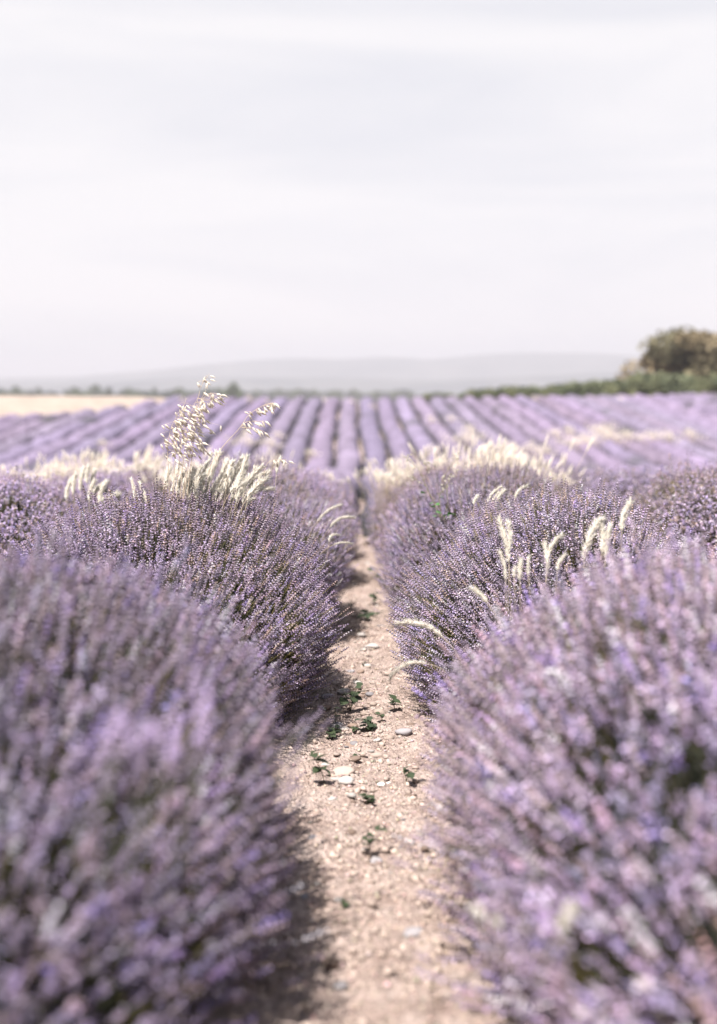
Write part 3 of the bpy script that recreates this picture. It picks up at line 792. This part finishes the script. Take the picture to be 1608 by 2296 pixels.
# thin dry seedling stalks by the stones on the left
rr = random.Random(31)
for k, (a_, b_, n_) in enumerate([(1350, 2700, 5), (1310, 2790, 4), (1265, 2905, 5), (1370, 2760, 4)]):
    p = on_ground(sx(a_), sx(b_)); acc = Acc()
    for j in range(n_):
        q = Vector((rr.uniform(-.04, .04), rr.uniform(-.04, .04), 0)); h = rr.uniform(0.03, 0.075)
        tube(acc, bez(q, q + Vector((0, 0, h * .6)), q + Vector((rr.uniform(-.02, .02), rr.uniform(-.01, .01), h)), 4), [0.0009, 0.0008, 0.0007, 0.0004], np.array([0.20, 0.14, 0.09]), 3)
    link('dry_stalks', acc.mesh('dry_stalks'), M_GRASS, loc=(p.x, p.y, gs(p.x, p.y)), cat='dry stalks', group='dry stalks on the path',
         label=['thin dry stalks over the large half-buried cream stone', 'thin dry stalks next to the pale flat slab stone',
                'thin dry stalks at the left edge below the round tan stone', 'thin dry stalks above the flat white stone'][k])

# ------------------------------------------------------------------ dry grass
CREAM = np.array([0.93, 0.87, 0.78]); STRAW = np.array([0.68, 0.59, 0.48])
def head_mesh(pts, rad, seed, nsp=230, col=CREAM):
    """fuzzy cylindrical seed head along a curve"""
    rr = np.random.default_rng(seed); a = Acc(); n = len(pts)
    rads = [rad * 0.45 * (math.sin(math.pi * (0.07 + 0.88 * i / (n - 1))) ** 0.45) * rr.uniform(0.9, 1.1) for i in range(n)]
    tube(a, pts, rads, col * 0.92, 6)
    P = []; D = []
    for k in range(nsp):
        t = rr.uniform(0.0, 0.99) * (n - 1); i = int(t); f = t - i
        p = pts[i] * (1 - f) + pts[i + 1] * f; d = (pts[i + 1] - pts[i]).normalized()
        q = Vector(rr.normal(size=3)); q = (q - d * q.dot(d)).normalized()
        P.append(p + q * rads[i] * 0.6); D.append(d * 1.0 + q * rr.uniform(0.35, 0.9))
    P = np.array([tuple(p) for p in P]); D = np.array([tuple(d) for d in D])
    SV = np.array([(-1, 0, 0), (1, 0, 0), (0, 0.6, 0.4), (0, 0, 1.0)], float); STt = np.array([(0, 2, 3), (2, 1, 3), (1, 0, 3)])
    M = frames(D, rr.uniform(0, 6.28, nsp), np.full(nsp, rad * 0.12), rad * rr.uniform(1.0, 2.3, nsp))
    a.inst(SV, STt, np.tile(col, (4, 1)), M, P, np.clip(1 + 0.1 * rr.normal(size=(nsp, 1)) * np.ones((1, 3)), 0.7, 1.2))
    return a.mesh('seed_head')
def local(pts, o): return [Vector(p) - o for p in pts]
GRP = 'cream seed heads among the lavender'
seedc = [0]
def seed_tuft(name, label, heads, group=GRP, drop=0.28, rad=0.011):
    """heads: (base px, base py, tip px, tip py, bend px, distance)"""
    seedc[0] += 1
    c = at(sum(h[0] for h in heads) / len(heads), sum(h[1] for h in heads) / len(heads), heads[0][5])
    base = Vector((c.x, c.y, c.z - drop))
    root = link(name, None, loc=base, label=label, cat='grass', group=group)
    for k, h in enumerate(heads):
        A_, B_2 = at(h[0], h[1], h[5]), at(h[2], h[3], h[5] + 0.0)
        mid = (A_ + B_2) / 2; perp = Vector((-(B_2.z - A_.z), 0, B_2.x - A_.x)); perp = -perp if perp.z < 0 else perp
        mid = mid + perp.normalized() * (abs(h[4]) * h[5] / F_PX * 2) if perp.length > 1e-6 else mid
        hp = bez(A_, mid, B_2, 9)
        d0 = (hp[1] - hp[0]).normalized()
        foot = Vector((A_.x * 0.75 + base.x * 0.25 - d0.x * 0.10, A_.y, A_.z - drop))
        stp = bez(foot, A_ - d0 * 0.10, A_, 6)
        a = Acc(); tube(a, local(stp, base), [0.0014] * 5 + [0.001], STRAW, 4)
        s_ = link('stalk', a.mesh('stalk'), M_GRASS, root)
        rw = (h[6] if len(h) > 6 else rad) * 1.12
        link('seed_head', head_mesh(local(hp, base), rw, seedc[0] * 100 + k), M_GRASS, s_)
    return root
rg = random.Random(12)
# the big tuft on the crest of the sharp left bush
HD = [(372, 1100, 381, 1050), (385, 1105, 400, 1045), (398, 1110, 412, 1058), (410, 1100, 432, 1052), (425, 1090, 436, 1052), (430, 1105, 452, 1045), (445, 1095, 476, 1016),
      (460, 1105, 470, 1048), (470, 1085, 486, 1012), (478, 1110, 500, 1060), (488, 1105, 520, 1045), (495, 1095, 508, 1030), (505, 1112, 530, 1050), (515, 1085, 548, 1022),
      (520, 1110, 540, 1060), (530, 1100, 555, 1020), (540, 1112, 560, 1065), (548, 1090, 590, 1045), (555, 1125, 585, 1072), (560, 1102, 572, 1048), (570, 1110, 607, 1055),
      (500, 1120, 520, 1075), (455, 1120, 470, 1070), (485, 1125, 505, 1080), (530, 1128, 552, 1080), (420, 1118, 430, 1075), (445, 1122, 458, 1082), (575, 1095, 600, 1070),
      (535, 1085, 553, 1040), (512, 1070, 522, 1035), (465, 1125, 486, 1085), (515, 1130, 535, 1092)]
HD += [(a_ + rg.uniform(-16, 16), b_ + rg.uniform(-6, 10), c_ + rg.uniform(-14, 14), d_ + rg.uniform(0, 26)) for a_, b_, c_, d_ in HD[3:]]
seed_tuft('grass_tuft', 'dense tuft of cream seed heads on the crest of the sharp left lavender bush',
          [(a_, b_, c_, d_, rg.uniform(-5, 2), 6.1 + rg.uniform(-.25, .45), rg.uniform(0.011, 0.015)) for a_, b_, c_, d_ in HD])
seed_tuft('grass_tuft', 'two upright cream seed heads left of the dense tuft on the sharp left bush',
          [(301, 1120, 294, 1073, 3, 6.1, 0.009), (322, 1128, 312, 1080, 3, 6.1, 0.009), (330, 1130, 320, 1100, 2, 6.1, 0.008)])
seed_tuft('grass_tuft', 'arched cream seed heads leaning right at the end of the dense tuft',
          [(545, 1130, 575, 1103, -7, 6.0, 0.010), (550, 1142, 572, 1118, -7, 6.0, 0.009), (620, 1062, 630, 1025, 2, 6.5, 0.009)])
seed_tuft('grass_tuft', 'soft seed head tuft behind the dark bush at the left edge',
          [(a_, b_, c_, d_, -3, 8.6 + rg.uniform(-.3, .3), 0.017) for a_, b_, c_, d_ in
           [(196, 1085, 200, 1045), (205, 1090, 214, 1055), (210, 1110, 232, 1085), (222, 1125, 240, 1078), (232, 1135, 262, 1105), (240, 1128, 268, 1108), (200, 1125, 214, 1075),
            (215, 1140, 235, 1118), (180, 1100, 190, 1050), (165, 1110, 172, 1060), (150, 1120, 160, 1075), (228, 1150, 258, 1128)]])
seed_tuft('grass_stalk', 'cream seed head slanting over the dark flank beside the path, uppermost of four', [(712, 1168, 767, 1131, -6, 7.6, 0.010)], drop=0.15)
seed_tuft('grass_stalk', 'cream seed head curving right toward the path, second from the top', [(741, 1181, 797, 1161, -10, 7.4, 0.012)], drop=0.15)
seed_tuft('grass_stalk', 'small tan bent seed head in the shaded left flank', [(738, 1215, 760, 1200, -8, 7.2, 0.009)], drop=0.12)
seed_tuft('grass_stalk', 'flat-lying cream seed head low over the path edge, lowest of four', [(748, 1222, 790, 1219, -4, 7.2, 0.008)], drop=0.1)
# right side
seed_tuft('grass_tuft', 'pair of tall cream seed heads forming a V on the sharp right bush',
          [(1141, 1262, 1117, 1162, 4, 4.9, 0.0125), (1143, 1235, 1139, 1168, 2, 4.9, 0.0105)])
seed_tuft('grass_tuft', 'two curved cream seed heads in the centre of the right bush',
          [(1226, 1288, 1220, 1217, 4, 4.7, 0.010), (1228, 1256, 1260, 1200, -8, 4.7, 0.0115), (1250, 1280, 1268, 1243, -4, 4.5, 0.008)])
seed_tuft('grass_tuft', 'thick bent pair of cream seed heads on the far side of right bush',
          [(1310, 1255, 1350, 1163, -10, 4.6, 0.016), (1350, 1240, 1347, 1172, 4, 4.6, 0.012), (1358, 1250, 1369, 1176, -2, 4.6, 0.011)])
seed_tuft('grass_stalk', 'lone cream seed head rising at the right edge above the lavender', [(1394, 1190, 1416, 1123, -6, 4.6, 0.0125)])
seed_tuft('grass_tuft', 'cluster of small upright seed heads low on the right bush',
          [(1166, 1300, 1168, 1255, 1, 4.4, 0.009), (1185, 1290, 1187, 1248, 2, 4.4, 0.006), (1134, 1300, 1119, 1235, 4, 4.6, 0.008), (1153, 1295, 1155, 1272, 1, 4.4, 0.006)])
seed_tuft('grass_stalk', 'cream seed head leaning left, half sunk among the soft flowers', [(1092, 1352, 1056, 1318, 3, 4.3, 0.010)], drop=0.15)
seed_tuft('grass_tuft', 'small group of cream seed heads leaning right on the right crest',
          [(1093, 1127, 1126, 1090, -5, 7.0, 0.010), (1103, 1127, 1128, 1097, -3, 7.1, 0.009), (1112, 1129, 1133, 1099, -3, 6.9, 0.011), (1063, 1132, 1072, 1112, -2, 6.8, 0.010)])
seed_tuft('grass_stalk', 'single curved seed head right of the leaning group on the crest', [(1154, 1120, 1183, 1089, -6, 7.0, 0.011)])
seed_tuft('grass_stalk', 'large arching tan seed head bowed over the dark right flank', [(994, 1430, 889, 1398, 15, 4.9, 0.0135)], drop=0.12)
seed_tuft('grass_stalk', 'lower arching tan seed head hooking down toward the path', [(957, 1488, 872, 1523, 17, 4.7, 0.0115)], drop=0.1)
# blurred straw-coloured heads close to the viewer at the bottom right
seed_tuft('grass_stalk', 'blurred straw seed tip at the bottom, leftmost of three', [(1079, 2062, 1067, 2038, 2, 1.95, 0.006)], drop=0.08)
seed_tuft('grass_stalk', 'blurred straw seed tip at the bottom, middle of three', [(1120, 2082, 1110, 2062, 2, 1.95, 0.005)], drop=0.08)
seed_tuft('grass_stalk', 'blurred cream seed head at the bottom, rightmost of three', [(1258, 2085, 1288, 2030, -2, 1.75, 0.008)], drop=0.08)

# oat grass
def spikelet_mesh():
    a = Acc(); V = []; T = []
    n = 5; sides = 5
    tube(a, [Vector((0, 0, -i / (n - 1))) for i in range(n)], [0.06, 0.24, 0.28, 0.18, 0.03], CREAM * 1.02, sides)
    for s_ in (-1, 1):
        tube(a, [Vector((0.03 * s_, 0, -0.1)), Vector((0.2 * s_, 0, -0.6)), Vector((0.26 * s_, 0.02, -1.25))], [0.09, 0.07, 0.01], CREAM, 3)
    m = a.mesh('spikelet', True); m.materials.append(M_GRASS); return m
SPK = spikelet_mesh()
def oat(label, base, stems, d, seed, size=0.033):
    """stems: (list of pixel points from foot to tip, [spikelet range], n, spread px)"""
    rr = random.Random(seed); o0 = at(base[0], base[1], d)
    root = link('oat_grass', None, loc=o0, label=label, cat='grass', group='oat grass on the left bush')
    for pts, t0, n, spread, lean in stems:
        P = [at(p[0], p[1], d) - o0 for p in pts]
        # catmull-like resample
        fine = []
        for i in range(len(P) - 1):
            for k in range(5): fine.append(P[i].lerp(P[i + 1], k / 5))
        fine.append(P[-1])
        for _ in range(3): fine = [fine[0]] + [(fine[i - 1] + fine[i] * 2 + fine[i + 1]) / 4 for i in range(1, len(fine) - 1)] + [fine[-1]]
        a = Acc(); tube(a, fine, [0.0020 - 0.0014 * i / len(fine) for i in range(len(fine))], STRAW * 1.15, 4)
        br = Acc(); any_ = False
        st = link('stalk', a.mesh('stalk'), M_GRASS, root)
        m = len(fine)
        for k in range(n):
            t = t0 + (0.99 - t0) * (k + 0.5) / n
            q = fine[min(m - 1, int(t * (m - 1)))]
            sc = d / F_PX
            e = q + Vector(((rr.gauss(lean, 0.75)) * spread * sc, rr.uniform(-0.6, 0.6) * spread * sc, rr.uniform(-0.9, 0.45) * spread * 0.6 * sc))
            mid = (q + e) / 2 + Vector((0, 0, 0.008))
            tube(br, bez(q, mid, e, 4), [0.0007, 0.0006, 0.0005, 0.0004], STRAW * 1.15, 3)
            s_ = bpy.data.objects.new('spikelet', SPK); COL.objects.link(s_); s_.parent = st; s_.location = e
            L_ = size * rr.uniform(0.75, 1.15); s_.scale = (L_ * 0.72, L_ * 0.72, L_ * 1.1)
            dd = Vector((rr.gauss(0.75, 0.45), rr.uniform(-.5, .5), -0.35 - rr.random() * 0.8)).normalized()
            s_.rotation_euler = (-dd).to_track_quat('Z', 'Y').to_euler()
        if n: link('branch', br.mesh('branch'), M_GRASS, st)
    return root
oat('tall cream oat grass with drooping heads crowding above the left bush', (400, 1110),
    [([(396, 1115), (400, 1050), (408, 980), (425, 930), (447, 885)], 0.33, 66, 26, 0.3),
     ([(404, 1115), (410, 1040), (418, 985), (432, 930), (462, 875)], 0.40, 56, 24, 0.4),
     ([(388, 1110), (392, 1040), (396, 985), (400, 945), (418, 893)], 0.35, 44, 20, 0.1),
     ([(380, 1110), (378, 1050), (375, 1000), (383, 960), (400, 925)], 0.42, 32, 16, 0.3),
     ([(410, 1115), (418, 1045), (428, 1000), (450, 895), (474, 880)], 0.90, 7, 14, 1.0),
     ([(412, 1118), (420, 1060), (432, 980), (448, 990), (455, 1004)], 0.78, 8, 8, 0.3),
     ([(420, 1110), (432, 1010), (442, 900), (452, 862), (470, 838)], 0.80, 9, 10, 0.2)], 5.9, 4, 0.030)
oat('slender oat grass bowing right, alone above the cream tuft', (470, 1120),
    [([(458, 1120), (472, 1040), (500, 1000), (540, 958), (556, 930), (590, 908), (615, 905)], 0.70, 26, 13, 0.6),
     ([(542, 956), (552, 945), (580, 944), (600, 948)], 0.2, 10, 7, 0.3),
     ([(542, 958), (558, 960), (580, 962), (596, 970)], 0.25, 8, 7, 0.3)], 6.1, 5, 0.031)
oat('small oat sprig with few drooping grains at the right of the cream tuft', (600, 1100),
    [([(590, 1110), (592, 1060), (600, 1035), (625, 1030), (640, 1031)], 0.62, 8, 7, 0.2)], 6.3, 6, 0.029)

# blurred clumps farther back: shared meshes
def clump_mesh(seed, n, h, w, head):
    rr = random.Random(seed); a = Acc(); r2 = np.random.default_rng(seed)
    for k in range(n):
        bx_, by_ = rr.gauss(0, w * 0.35), rr.gauss(0, w * 0.25)
        hh = h * rr.uniform(0.4, 1.0) * (0.75 + 0.45 * math.sin(bx_ * 9 + seed)); lean = Vector((rr.gauss(0.18, 0.16) * hh, rr.gauss(0, 0.12) * hh, 0))
        p0 = Vector((bx_ * 0.6, by_ * 0.6, -0.45)); p2 = Vector((bx_, by_, hh)) + lean
        pts = bez(p0, Vector((bx_, by_, hh * 0.5)), p2, 5)
        tube(a, pts[:4], [0.003, 0.0025, 0.002, 0.002], STRAW * 1.1, 3)
        q = pts[3]; dirv = (pts[4] - pts[3]).normalized(); L_ = head * rr.uniform(0.7, 1.2)
        tube(a, [q, q + dirv * L_ * 0.35, q + dirv * L_ * 0.7, q + dirv * L_], [0.004, 0.012, 0.010, 0.002], CREAM, 5)
    return a.mesh('seed_heads')
CL = [clump_mesh(1, 105, 0.44, 1.0, 0.15), clump_mesh(2, 70, 0.38, 0.8, 0.14), clump_mesh(3, 40, 0.30, 0.45, 0.13), clump_mesh(4, 90, 0.30, 1.4, 0.13)]
for m in CL: m.materials.append(M_GRASS)
#  (px, py of the foot at the lavender tops, distance, size, variant)
clumps = [
    (205, 1030, 16, 1.0, 0), (255, 1038, 16, 1.1, 3), (300, 1042, 15, 1.1, 0), (345, 1046, 15.5, 1.0, 1), (395, 1050, 14, 0.9, 3), (430, 1046, 15, 0.9, 1),
    (520, 1046, 15, 0.9, 1), (575, 1042, 16, 1.0, 0), (605, 1046, 15, 0.8, 1), (165, 1034, 16, 0.9, 1), (110, 1040, 15, 1.0, 0), (50, 1035, 16, 0.9, 3),
    (640, 1038, 20, 0.8, 2), (738, 1052, 17, 0.6, 2), (655, 1030, 22, 0.7, 2),
    (868, 1066, 13, 0.5, 2), (890, 1060, 13.5, 0.75, 0), (925, 1056, 14, 0.85, 1), (965, 1050, 15, 1.0, 0), (1000, 1046, 15, 0.9, 1),
    (1062, 1054, 13.5, 1.15, 0), (1090, 1056, 13.0, 1.2, 0), (1115, 1052, 14, 1.1, 0), (1075, 1060, 13, 0.8, 3), (1165, 1060, 14, 0.7, 3), (1200, 1052, 14.5, 0.8, 1), (1235, 1056, 14, 0.6, 2), (1262, 1060, 13.5, 0.5, 2),
    (1042, 990, 80, 2.6, 1), (1055, 978, 84, 2.2, 2), (1247, 980, 84, 2.0, 2), (1276, 974, 86, 2.0, 2), (1285, 998, 80, 2.2, 1), (1316, 994, 82, 2.2, 2),
    (1347, 970, 88, 2.6, 2), (1354, 988, 84, 2.6, 1), (1381, 990, 84, 2.0, 2), (1408, 983, 84, 2.2, 2), (1455, 986, 84, 2.4, 1), (1500, 990, 84, 2.0, 2), (1550, 984, 84, 2.2, 2),
    (968, 947, 98, 1.8, 2), (1014, 944, 98, 1.6, 2), (548, 998, 80, 2.2, 1), (625, 980, 86, 1.8, 2), (608, 1003, 80, 2.0, 2), (552, 975, 88, 1.4, 2), (232, 1000, 80, 1.4, 2),
    (1190, 1018, 76, 2.0, 1), (1225, 1022, 76, 1.8, 2), (1150, 1012, 78, 1.6, 2), (700, 1020, 76, 1.6, 2),
    (410, 899, 128, 1.6, 2), (790, 901, 128, 1.3, 2), (560, 899, 128, 1.5, 2), (600, 906, 122, 1.2, 2), (1200, 897, 126, 1.2, 2), (1392, 896, 126, 1.3, 2), (833, 914, 112, 1.2, 2)]
desc = {}
for k, (px, py, d, sz, v) in enumerate(clumps):
    if d > 60:      # these stand in the far rows: walk out to the tops of the lavender
        d = 60.0
        while d < 134:
            p = at(px, py, d)
            if p.z <= g(p.x, p.y) + 1.0: break
            d += 0.4
    p = at(px, py, d)
    # stand the clump on the land, between or in the lavender
    top = g(p.x, p.y) + (1.0 if d > 16 else 1.05)
    z = min(p.z, top) if d < 100 else top
    side = 'left' if p.x < 0 else 'right'
    ri = int(abs(p.x - PATH_X) // S)
    key = (side, ri); desc[key] = desc.get(key, 0) + 1
    root = bpy.data.objects.new('grass_clump', CL[v]); COL.objects.link(root)
    root.location = (p.x, p.y, z - 0.06); sz *= 1.2 if p.y > 60 else 1.0; root.scale = (sz * random.uniform(.7, 1.1), sz, sz * random.uniform(.6, 1.2)); root.rotation_euler = (0, 0, random.uniform(-.5, .5))
    root['label'] = f'{["wide dense","loose","small","low broad"][v]} blurred cream grass clump, {ORD[desc[key]-1]} in the {ORD[ri]} row {side} of the path'
    root['category'] = 'grass'; root['group'] = 'blurred cream grass clumps in the field'

# pale flowering weed with green leaves on the right
def flower_weed():
    d = 7.6; o0 = at(990, 1170, d); rr = random.Random(4)
    root = link('wildflower', None, loc=o0, label='pale flowering weed with green leaves rising through the right lavender', cat='wildflower')
    st = Acc()
    lines = [[(990, 1170), (970, 1120), (950, 1080), (938, 1050), (912, 1030)], [(990, 1170), (985, 1120), (990, 1080), (1010, 1045), (1022, 1028)],
             [(970, 1120), (955, 1090), (925, 1070)], [(985, 1110), (1002, 1090), (1012, 1062)], [(950, 1080), (962, 1050), (955, 1040)], [(995, 1165), (1004, 1130), (1002, 1085)]]
    fl = Acc()
    for ln in lines:
        P = [at(a_, b_, d) - o0 for a_, b_ in ln]
        tube(st, P, [0.0022 - 0.0003 * i for i in range(len(P))], np.array([0.28, 0.27, 0.15]), 4)
        for k in range(9):
            q = P[-1] + Vector((rr.gauss(0, .022), rr.gauss(0, .02), rr.gauss(0, .022)))
            tube(st, [P[-1], q], [0.0006, 0.0005], np.array([0.4, 0.38, 0.25]), 3)
            for j in range(5):
                an = j * 1.257; q2 = q + Vector((math.cos(an) * .006, rr.uniform(-.003, .003), math.sin(an) * .006))
                tube(fl, [q, q2], [0.0012, 0.0026], np.array([0.8, 0.76, 0.66]), 4)
    link('stem', st.mesh('stem'), M_LEAF, root); link('flowers', fl.mesh('flowers'), M_GRASS, root, kind='stuff')
    for (a_, b_, s_) in [(1003, 1148, 22), (995, 1152, 20), (1010, 1146, 18), (975, 1132, 14), (977, 1124, 12), (944, 1100, 14), (985, 1110, 12), (990, 1145, 15), (975, 1150, 12), (962, 1125, 11), (1006, 1158, 16)]:
        put_leaf(root, at(a_, b_ + 6, d - .05) - o0, (rr.uniform(-1, 1), -0.6, rr.uniform(0, .8)), s_ * d / F_PX, BR_LEAF, rr)
flower_weed()

# ------------------------------------------------------------------ trees
def tree_meshes(seed, w, h, trunk_h, nleaf, leaf, col, col2):
    """uneven crown of leaf clumps on a tapered trunk with limbs"""
    rr = random.Random(seed); r2 = np.random.default_rng(seed)
    tr = Acc(); tube(tr, [Vector((0, 0, -0.5)), Vector((0.02 * w, 0, trunk_h)), Vector((-0.03 * w, 0, h * 0.7))], [h * 0.035, h * 0.026, h * 0.01], np.array([0.12, 0.09, 0.07]), 7)
    cent = []
    nb = 20 if nleaf > 9000 else 13
    for k in range(nb):
        an = rr.uniform(0, 6.28); q = math.sqrt(rr.random()); zc = trunk_h + (h - trunk_h) * (0.1 + 0.76 * ((k + rr.random()) / nb))
        lim = math.sin(math.pi * min(0.93, max(0.12, (zc - trunk_h * 0.7) / (h - trunk_h * 0.7)))) ** 0.6
        c = Vector((math.cos(an) * q * w * 0.36 * lim, math.sin(an) * q * w * 0.36 * lim, zc)); cent.append((c, rr.uniform(0.13, 0.25) * w))
        tube(tr, bez((0, 0, trunk_h * 0.8), (c.x * 0.3, c.y * 0.3, zc * 0.75), c, 4), [h * 0.014, h * 0.01, h * 0.006, h * 0.003], np.array([0.11, 0.085, 0.065]), 4)
    cr = Acc(); P = []; Cc = []
    per = nleaf // nb
    for c, rad in cent:
        u = r2.normal(size=(per, 3)); u /= np.linalg.norm(u, axis=1)[:, None]
        P.append(np.array(c) + u * rad * (r2.uniform(0.55, 1.12, per) ** 0.6)[:, None] * np.array([1, 1, 0.8]))
        f = rr.random(); Cc.append(np.tile((1 - f) * np.array(col) + f * np.array(col2), (per, 1)))
    P = np.concatenate(P); Cc = np.concatenate(Cc); n = len(P)
    LV = np.array([(-.5, 0, 0), (.5, 0, 0), (.55, .1, .9), (-.45, -.1, 1.0)], float); LT = np.array([(0, 1, 2), (0, 2, 3)])
    Mx = frames(r2.normal(size=(n, 3)), r2.uniform(0, 6.28, n), np.full(n, leaf), np.full(n, leaf) * r2.uniform(.7, 1.3, n))
    cr.inst(LV, LT, np.ones((4, 3)), Mx, P, Cc * np.clip(1 + 0.2 * r2.normal(size=(n, 1)), .5, 1.6))
    return tr.mesh('trunk'), cr.mesh('crown')
TREES = [tree_meshes(1, 9, 8.5, 1.6, 2600, 0.55, (0.07, 0.085, 0.07), (0.10, 0.12, 0.09)),
         tree_meshes(2, 7, 9.5, 1.8, 2600, 0.5, (0.065, 0.08, 0.07), (0.09, 0.11, 0.085)),
         tree_meshes(3, 12, 8, 1.4, 3000, 0.6, (0.075, 0.09, 0.06), (0.11, 0.14, 0.08))]
SHR = [tree_meshes(11, 5.5, 2.6, 0.25, 2600, 0.22, (0.085, 0.105, 0.065), (0.17, 0.18, 0.10)), tree_meshes(12, 4.5, 3.2, 0.3, 2600, 0.22, (0.075, 0.095, 0.06), (0.15, 0.16, 0.09))]
OAK = tree_meshes(21, 11.5, 9.0, 0.5, 12000, 0.30, (0.13, 0.125, 0.075), (0.23, 0.185, 0.115))
def put_tree(name, src, px, top_py, d, label, cat, group, wscale=1.0, rot=0.0, h0=9.0, sink=None):
    top_py += 2.5; x = (px - 804) / F_PX * d; z0 = g(x, d); topz = 1.4 + (882 - top_py) / F_PX * d
    s_ = (topz - z0) / h0; wscale = wscale * (0.62 if d > 600 else 1)
    root = link(name, None, loc=(x, d, z0 - 0.05), label=label, cat=cat, group=group)
    root.scale = (s_ * wscale, s_ * wscale, s_); root.rotation_euler = (0, 0, rot)
    link('trunk', src[0], M_BARK, root); link('crown', src[1], M_TREE, root)
    return root
rt = random.Random(77)
left = [(-60, 872), (-10, 870), (45, 874), (95, 871), (150, 874), (217, 871), (249, 871), (292, 876), (318, 878), (353, 872), (384, 875), (410, 878), (440, 876), (470, 874), (500, 874)]
for k, (px, ty) in enumerate(left):
    put_tree('tree', TREES[k % 3], px, ty + rt.uniform(-2.5, 2), rt.uniform(780, 980), f'small dark hazy tree on the left skyline, {ORD[k]} from the left', 'tree', 'hazy trees on the skyline', rt.uniform(.8, 1.1), rt.uniform(0, 6), [8.5, 9.5, 8][k % 3])
more = [(-38, 876), (18, 877), (70, 876), (122, 877), (180, 876), (233, 877), (270, 878), (305, 877), (335, 877), (368, 878), (398, 876), (425, 877), (455, 877), (486, 876), (512, 875), (545, 876)]
for k, (px, ty) in enumerate(more):
    put_tree('tree', TREES[(k + 1) % 3], px, ty, rt.uniform(800, 900), f'low grey-green tree in the gaps of the left skyline, {ORD[k]} from the left', 'tree', 'hazy trees on the skyline', rt.uniform(1.5, 2.1), rt.uniform(0, 6), [9.5, 8, 8.5][k % 3])
put_tree('tree', TREES[2], 526, 867, 640, 'greener round tree on the skyline, largest on the left side', 'tree', 'hazy trees on the skyline', 0.8, 1, 8)
px = 556; k = 0
while px < 930:
    ty = float(np.interp(px, [556, 600, 640, 680, 720, 780, 830, 880, 905, 925], [879, 874, 873, 874, 877, 876, 879, 877, 873, 880])) + rt.uniform(-1.5, 1.5)
    put_tree('tree', TREES[k % 3], px, ty, rt.uniform(1200, 1500), f'faint bluish tree in the far belt at the skyline centre, {ORD[k]} from the left', 'tree', 'faint trees of the far belt', rt.uniform(1.0, 1.4), rt.uniform(0, 6), [8.5, 9.5, 8][k % 3])
    px += rt.uniform(11, 17); k += 1
px = 955; k = 0
while px < 1700:
    ty = float(np.interp(px, [955, 1040, 1060, 1100, 1200, 1300, 1380, 1450, 1700], [882, 880, 873, 871, 869, 864, 852, 842, 850])) + rt.uniform(-3, 3)
    put_tree('shrub', SHR[k % 2], px, ty, rt.uniform(146, 156), f'olive green shrub on the skyline right of centre, {ORD[k]} from the left', 'shrub', 'shrubs along the field edge', rt.uniform(.9, 1.3) * (0.75 if px < 1060 else 1), rt.uniform(0, 6), [2.6, 3.2][k % 2])
    px += rt.uniform(20, 32); k += 1
put_tree('sapling', (TREES[1][0], SHR[1][1]), 1100, 852, 150, 'thin sapling poking above the shrubs on the skyline', 'sapling', None, 0.25, 0, 9.5)
put_tree('tree', OAK, 1562, 744, 158, 'large brownish tree at the right end of the skyline', 'tree', None, 1.5, 2.0, 9.0)

# ------------------------------------------------------------------ haze
m, t = mat_new('haze'); out = t.nodes.new('ShaderNodeOutputMaterial'); pv = t.nodes.new('ShaderNodeVolumePrincipled')
pv.inputs['Color'].default_value = (0.50, 0.52, 0.575, 1); pv.inputs['Density'].default_value = 0.00030; pv.inputs['Anisotropy'].default_value = 0.0
t.links.new(pv.outputs[0], out.inputs['Volume'])
x0, x1, y0, y1, z0, z1 = -9500, 9500, -80, 12500, -15, 230
V = np.array([(x, y, z) for x in (x0, x1) for y in (y0, y1) for z in (z0, z1)], float)
T = np.array([(0, 1, 3), (0, 3, 2), (4, 6, 7), (4, 7, 5), (0, 4, 5), (0, 5, 1), (2, 3, 7), (2, 7, 6), (0, 2, 6), (0, 6, 4), (1, 5, 7), (1, 7, 3)])
link('haze', np_mesh('haze', V, T), m, kind='stuff')
